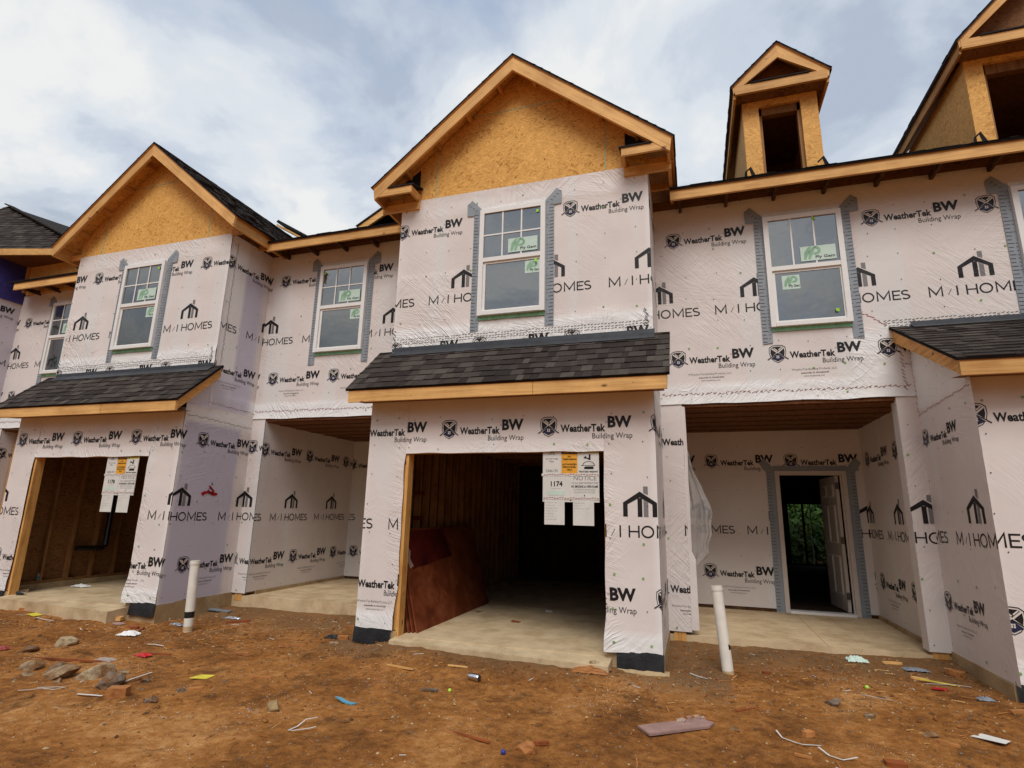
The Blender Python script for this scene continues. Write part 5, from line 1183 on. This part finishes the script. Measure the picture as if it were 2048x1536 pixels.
crumple('paper_scrap', -9.6, 1.15, .28, .16, .05, 'whitefilm', 'crumpled white paper on the left garage floor', 'paper', 9); bpy.data.objects['paper_scrap'].location.z = .022
crumple('paper_scrap', -7.02, 3.85, .20, .12, .05, 'whitefilm', 'crumpled white paper at the back of the covered porch', 'paper', 10); bpy.data.objects['paper_scrap.001'].location = (-5.35, 3.75, .045)
crumple('plastic_wrap', 1.93, 1.10, .20, .12, .06, 'sticker', 'pale blue plastic wad at the open porch slab edge', 'plastic film', 11)
crumple('grey_scrap', 2.42, .95, .22, .12, .03, 'greyplastic', 'grey torn scraps near the right bay corner', 'scrap', 12)
crumple('grey_scrap', 2.62, -.02, .12, .07, .03, 'greyplastic', 'small grey scrap beside the right bay wall', 'scrap', 13)
crumple('dark_rag', -3.85, .12, .22, .14, .04, 'membrane', 'dark rag scraps left of the middle garage pier', 'rag', 14)
crumple('maroon_rag', -6.83, -1.62, .14, .12, .04, 'redmark', 'maroon rag at the left edge of the photo', 'rag', 15)
crumple('pink_scrap', -7.05, -.12, .14, .09, .03, 'pink', 'pinkish crumpled scrap in front of the left garage pier', 'scrap', 16)
slab_bit('blue_scrap', -2.44, -1.72, [(-.13, .03), (-.08, .035), (.02, -.005), (.09, .0), (.06, -.045), (-.03, -.03)], .008, 'blue', 'blue and tan plastic sliver in the middle foreground', 'scrap', None, (.08, .1), .1, .012)
slab_bit('slate_strip', -6.55, 1.05, [(-.2, -.05), (.2, -.04), (.22, .04), (-.18, .05)], .01, 'greyplastic', 'dark grey strip lying at the covered porch corner', 'scrap', None, (.1, .05), .1, .02)
slab_bit('grey_shard', -1.95, -1.2, [(-.08, -.02), (.07, -.012), (.08, .02), (-.07, .025)], .015, 'rockg', 'grey tile shard beside the lime ball', 'shard', None, (.05, .0), .2, .005)
slab_bit('yellow_strip', 2.47, .51, [(-.15, -.018), (.15, -.014), (.14, .016), (-.15, .012)], .004, 'yellow', 'yellow strip near the right bay corner', 'strip', None, (.02, .05), -.25, .015)
slab_bit('red_tag', 2.40, .30, [(-.06, -.025), (.06, -.02), (.055, .02), (-.06, .025)], .006, 'redfilm', 'small red tag below the yellow strip', 'tag', None, (.05, .0), -.1, .01)
# broken pink board in the right foreground
T = thing('broken_board', 'broken pinkish board lying in the right foreground', 'board', at(.17, -1.33, .006), R(35)); T.rotation_euler[1] = -.02
b = MB(); o_ = [(-.29, -.085), (.0, -.085), (.22, -.085), (.30, -.03), (.27, .03), (.30, .085), (.10, .085), (.02, .078), (-.05, .088), (-.29, .085)]
b.mesh([(x, y, .016) for x, y in o_] + [(x, y, 0) for x, y in o_], [tuple(range(10)), tuple(reversed(range(10, 20)))] + [(i, i + 10, (i + 1) % 10 + 10, (i + 1) % 10) for i in range(10)], 'pink'); b.build('board', T)
b = MB(); r = random.Random(3)
for i in range(22): x = r.uniform(-.02, .26); y = r.uniform(.03, .09); b.mesh([(x, y, .016), (x + r.uniform(.01, .04), y + r.uniform(-.01, .02), .02 + r.uniform(0, .02)), (x + r.uniform(-.01, .02), y + r.uniform(.01, .035), .018 + r.uniform(0, .015))], [(0, 1, 2)], 'pinkcore' if i % 2 else 'pink')
b.build('torn_facing', T)
# plastic strapping
Z = 0.004
strap('packing_strap', -2.40, -2.34, [(.02, .14, Z + .03), (-.05, .10, Z + .02), (-.06, .02, Z), (-.075, -.06, Z), (-.03, -.07, Z + .01), (.06, .0, Z + .015), (.09, .03, Z + .02)], .011, 'paper', 'white strap bent into an open loop in the left foreground', 'strap', 'plastic straps on the soil')
strap('packing_strap', .99, -1.33, [(-.13, .10, .02), (-.10, .03, Z), (-.02, -.03, Z), (.02, -.06, .01), (.14, -.02, Z)], .010, 'paper', 'white zigzag strap right of the pink board', 'strap', 'plastic straps on the soil')
strap('packing_strap', 1.20, -1.52, [(-.10, .10, .02), (-.05, .02, Z), (.02, -.03, Z), (.12, .03, .012)], .012, 'paper', 'white bent strap nearest the lower right corner', 'strap', 'plastic straps on the soil')
strap('packing_strap', 1.80, -.20, [(-.13, .05, .012), (0, .02, Z), (.08, 0, Z), (.10, -.07, .02)], .008, 'paper', 'thin white strap behind the angular grey stone', 'strap', 'plastic straps on the soil')
strap('packing_strap', .34, -.06, [(-.09, .07, .012), (0, .0, Z), (.07, -.05, Z)], .014, 'paper', 'short white stick-like strap by the leaning pipe', 'strap', 'plastic straps on the soil')
strap('packing_strap', -4.52, -1.94, [(-.05, -.13, Z), (-.02, 0, .02), (.03, .15, .04)], .014, 'paper', 'short white strap sticking up beside the grey-green stone', 'strap', 'plastic straps on the soil')
strap('packing_strap', -4.96, -2.42, [(-.2, -.06, Z), (-.1, -.01, .01), (0, .0, .02), (.08, .04, Z), (.12, .10, .01), (.0, .11, .0), (-.14, .05, Z)], .010, 'paper', 'muddy pinkish strap loop below the rubble heap', 'strap', 'plastic straps on the soil')
strap('packing_strap', -4.50, -2.37, [(-.12, .0, Z), (.0, .02, .01), (.1, .05, Z)], .022, 'paper', 'pale tape strip in front of the orange wood block', 'strap', 'plastic straps on the soil')
strap('packing_strap', -8.15, -.33, [(-.2, .02, Z), (0, -.01, .01), (.22, -.03, Z)], .015, 'paper', 'white strip under the yellow scrap by the left garage', 'strap', 'plastic straps on the soil')
strap('packing_strap', -5.55, -.85, [(-.10, -.02, Z), (0, .01, .01), (.10, .02, Z)], .02, 'paper', 'pale paper strip right of the white bag', 'strap', 'plastic straps on the soil')
strap('packing_strap', 2.55, .44, [(-.2, .03, Z), (0, .0, .01), (.14, -.02, Z)], .012, 'paper', 'white strip beside the yellow strip', 'strap', 'plastic straps on the soil')
# caps, balls
for x, y, rad, m, lab in ((-1.79, -1.11, .017, 'ball', 'tiny lime green ball in front of the drink can'), (1.78, .12, .018, 'ball', 'tiny lime green ball in front of the open porch'), (-.92, -2.2, .017, 'bluecap', 'small blue cap left of the orange lump')):
    bm = bmesh.new(); bmesh.ops.create_icosphere(bm, subdivisions=2, radius=rad); me = bpy.data.meshes.new('cap'); bm.to_mesh(me); bm.free(); me.materials.append(M[m])
    for p in me.polygons: p.use_smooth = True
    o = bpy.data.objects.new('small_ball' if m == 'ball' else 'bottle_cap', me); COL.objects.link(o); o.location = at(x, y, rad * .7); tag(o, lab, 'ball' if m == 'ball' else 'cap')
# bottle on the ledge and dark can in the left garage
T = thing('water_bottle', 'clear water bottle on the concrete ledge in the left garage', 'bottle', (-10.0, .72, .109))
b = MB(); b.tube([(0, 0, 0), (0, 0, .01), (0, 0, .13), (0, 0, .165), (0, 0, .19)], [.026, .032, .032, .018, .013], 'clearplastic', 16); b.build('bottle', T)
b = MB(); b.tube([(0, 0, .19), (0, 0, .21)], .015, 'bluecap', 12); b.build('cap', T); b = MB(); b.tube([(0, 0, .055), (0, 0, .115)], .0328, 'blue', 16, False); b.build('label_band', T)
T = thing('drink_can', 'black can lying on the left garage floor by the jamb stud', 'can', (-9.48, .16, .05), .3)
b = MB(); b.tube([(-.06, 0, 0), (-.054, 0, 0), (.054, 0, 0), (.06, 0, 0)], [.026, .032, .032, .026], 'blacklabel', 16); b.build('body', T); b = MB(); b.tube([(.06, 0, 0), (.063, 0, 0)], .025, 'alu', 16); b.build('end', T)
slab_bit('cardboard_bit', -1.74, 2.3, [(-.05, -.03), (.05, -.04), (.06, .03), (-.04, .04)], .004, 'paper', 'pale scrap on the middle garage floor', 'scrap', None, (.2, .1), .3, 0.14)
slab_bit('leaf_scrap', -1.95, 1.35, [(-.06, -.02), (.05, -.03), (.07, .02), (-.04, .03)], .004, 'redchip', 'brown curled scrap on the middle garage floor', 'scrap', None, (.2, .1), .1, 0.14)
for nm in ('cardboard_bit', 'leaf_scrap'): bpy.data.objects[nm].location.z = .01

# ------------------------------------------------------------------ uncountable litter: gravel, foam beads, splinters
def scatter(name, n, mats, size, flat, label, cat, seed, dens):
    r = random.Random(seed); b = MB(); k = 0
    base = [Vector(p) for p in ((1, 0, 0), (-1, 0, 0), (0, 1, 0), (0, -1, 0), (0, 0, 1), (0, 0, -1))]; tri = [(0, 2, 4), (2, 1, 4), (1, 3, 4), (3, 0, 4), (2, 0, 5), (1, 2, 5), (3, 1, 5), (0, 3, 5)]
    tries = 0
    while k < n and tries < n * 30:
        tries += 1; x = r.uniform(-9.8, 3.1); y = -4.0 + 5.3 * r.random()
        if r.random() > dens(x, y): continue
        if y > .0 and (x < -6.6 or -3.55 < x < .05 or x > 2.86): continue
        if y > -.3 and -3.0 < x < -.45: continue
        s = r.uniform(*size); rot = Matrix.Rotation(r.uniform(0, 6.3), 3, 'Z'); st = Vector((r.uniform(.7, 1.4), r.uniform(.6, 1), flat * r.uniform(.6, 1))) * s
        c = Vector((x, y, gz_fine(x, y) + st.z * .25))
        b.mesh([c + rot @ Vector((p.x * st.x * r.uniform(.7, 1.2), p.y * st.y * r.uniform(.7, 1.2), p.z * st.z)) for p in base], tri, r.choice(mats)); k += 1
    o = b.build(name); return tag(o, label, cat, None, 'stuff')
near = lambda x, y: .25 + .75 * max(0, nz(x, y, 2, .9) + .25)
edge = lambda x, y: (1.0 if y > -.75 else .12) * (.3 + .7 * max(0, nz(x, y, 8, 1.2) + .4)) + .10
scatter('soil_clods', 900, ['soil', 'clod', 'soil', 'soil'], (.010, .032), .6, 'dried clods of red clay lying on the soil', 'clods', 5, lambda x, y: .10 + .9 * max(0, nz(x, y, 21, 1.1)) + .35 * (y > -.6) + 1.0 * (math.hypot(x + 5.93, y + .1) < .22 or math.hypot(x - .61, y - .2) < .24))
clus = lambda x, y: max(0, nz(x, y, 4, 1.5) - .12) * 2 + max(0, nz(x, y, 14, 4.5) - .22) * 1.2 + .03
scatter('gravel', 6500, ['soil', 'rock', 'soil', 'rockg', 'clod'], (.004, .013), .7, 'small brown and grey gravel strewn over the soil', 'gravel', 1, near)
scatter('gravel', 3600, ['rockg', 'rock', 'stem', 'soil', 'clod'], (.005, .018), .7, 'grey gravel and mortar crumbs along the slab edges', 'gravel', 2, edge)
scatter('foam_beads', 4200, ['foam'], (.0018, .0042), .9, 'white foam beads scattered in drifts over the soil', 'foam beads', 3, clus)
def splinters():
    r = random.Random(12); b = MB(); k = 0
    while k < 620:
        x = r.uniform(-9.6, 3.0); y = -3.9 + 5.0 * r.random()
        if y > .0 and (x < -6.6 or -3.55 < x < .05 or x > 2.86): continue
        if y > -.3 and -3.0 < x < -.45: continue
        if r.random() > .25 + .7 * (y > -.9): continue
        L = r.uniform(.02, .11); w = r.uniform(.003, .011); a = r.uniform(0, 3.14); d = Vector((math.cos(a), math.sin(a), r.uniform(-.06, .1))); n = Vector((-d.y, d.x, 0)); c = Vector((x, y, gz_fine(x, y) + .006))
        m = r.choice(['chip', 'chip', 'redchip', 'lum_x', 'paper' if r.random() < .3 else 'chip']); t = Vector((0, 0, .004))
        p = [c - d * L / 2 - n * w / 2, c + d * L / 2 - n * w * .2, c + d * L / 2 + n * w * .2, c - d * L / 2 + n * w / 2]
        b.mesh(p + [q + t for q in p], [(3, 2, 1, 0), (4, 5, 6, 7), (0, 1, 5, 4), (1, 2, 6, 5), (2, 3, 7, 6), (3, 0, 4, 7)], m); k += 1
    o = b.build('wood_splinters'); tag(o, 'wood splinters and chips littering the soil', 'splinters', None, 'stuff')
splinters()

# ------------------------------------------------------------------ trees behind the houses
def tree(x, y, z, h, rad, label, seed, n=2600, crown0=.35, ls=.16):
    T = thing('tree', label, 'tree', (x, y, z), 0, 'trees behind the houses'); r = random.Random(seed)
    b = MB(); b.tube([(0, 0, -.5), (.05, .02, h * .25), (-.05, .05, h * .55), (0, 0, h * .9)], [h * .028, h * .022, h * .014, h * .004], 'bark', 9)
    tips = []
    for i in range(16):
        a = r.uniform(0, 6.28); t = r.uniform(crown0, .9); L = rad * r.uniform(.5, 1.0) * (1.1 - t * .6); p0 = Vector((0, 0, h * t)); p1 = p0 + Vector((math.cos(a) * L, math.sin(a) * L, h * r.uniform(.03, .14)))
        b.tube([p0, (p0 + p1) / 2 + Vector((0, 0, .1)), p1], [h * .009, h * .006, h * .002], 'bark', 6); tips += [p1, (p0 + p1) / 2]
    tips.append(Vector((0, 0, h * .93))); b.build('trunk', T)
    c = MB()
    for i in range(n):
        t = r.choice(tips); p = t + Vector((r.gauss(0, 1), r.gauss(0, 1), r.gauss(0, .8))) * rad * .19
        u = Vector((r.uniform(-1, 1), r.uniform(-1, 1), r.uniform(-1, 1))).normalized(); v = u.orthogonal().normalized(); s = ls * r.uniform(.5, 1.2)
        c.mesh([p - u * s, p - v * s * .45, p + u * s, p + v * s * .45], [(0, 1, 2, 3)], 'leaf')
    c.build('crown', T)
tree(3.9, 17.6, -.3, 4.6, 2.4, 'leafy green tree seen through the open front door', 3, 9000, .04, .15)
tree(3.5, 16.9, -.3, 2.3, 2.2, 'low dense shrub seen through the back of the open door', 8, 6500, .03, .13)
tree(6.2, 19.0, -.2, 8.0, 2.6, 'taller leafy tree behind the house, right of the one seen through the door', 5, 2500, .2, .18)
tree(-39.3, 17.0, -.2, 18.6, 2.2, 'tree top showing above the dark hip roof on the left', 4, 3600, .3, .30)
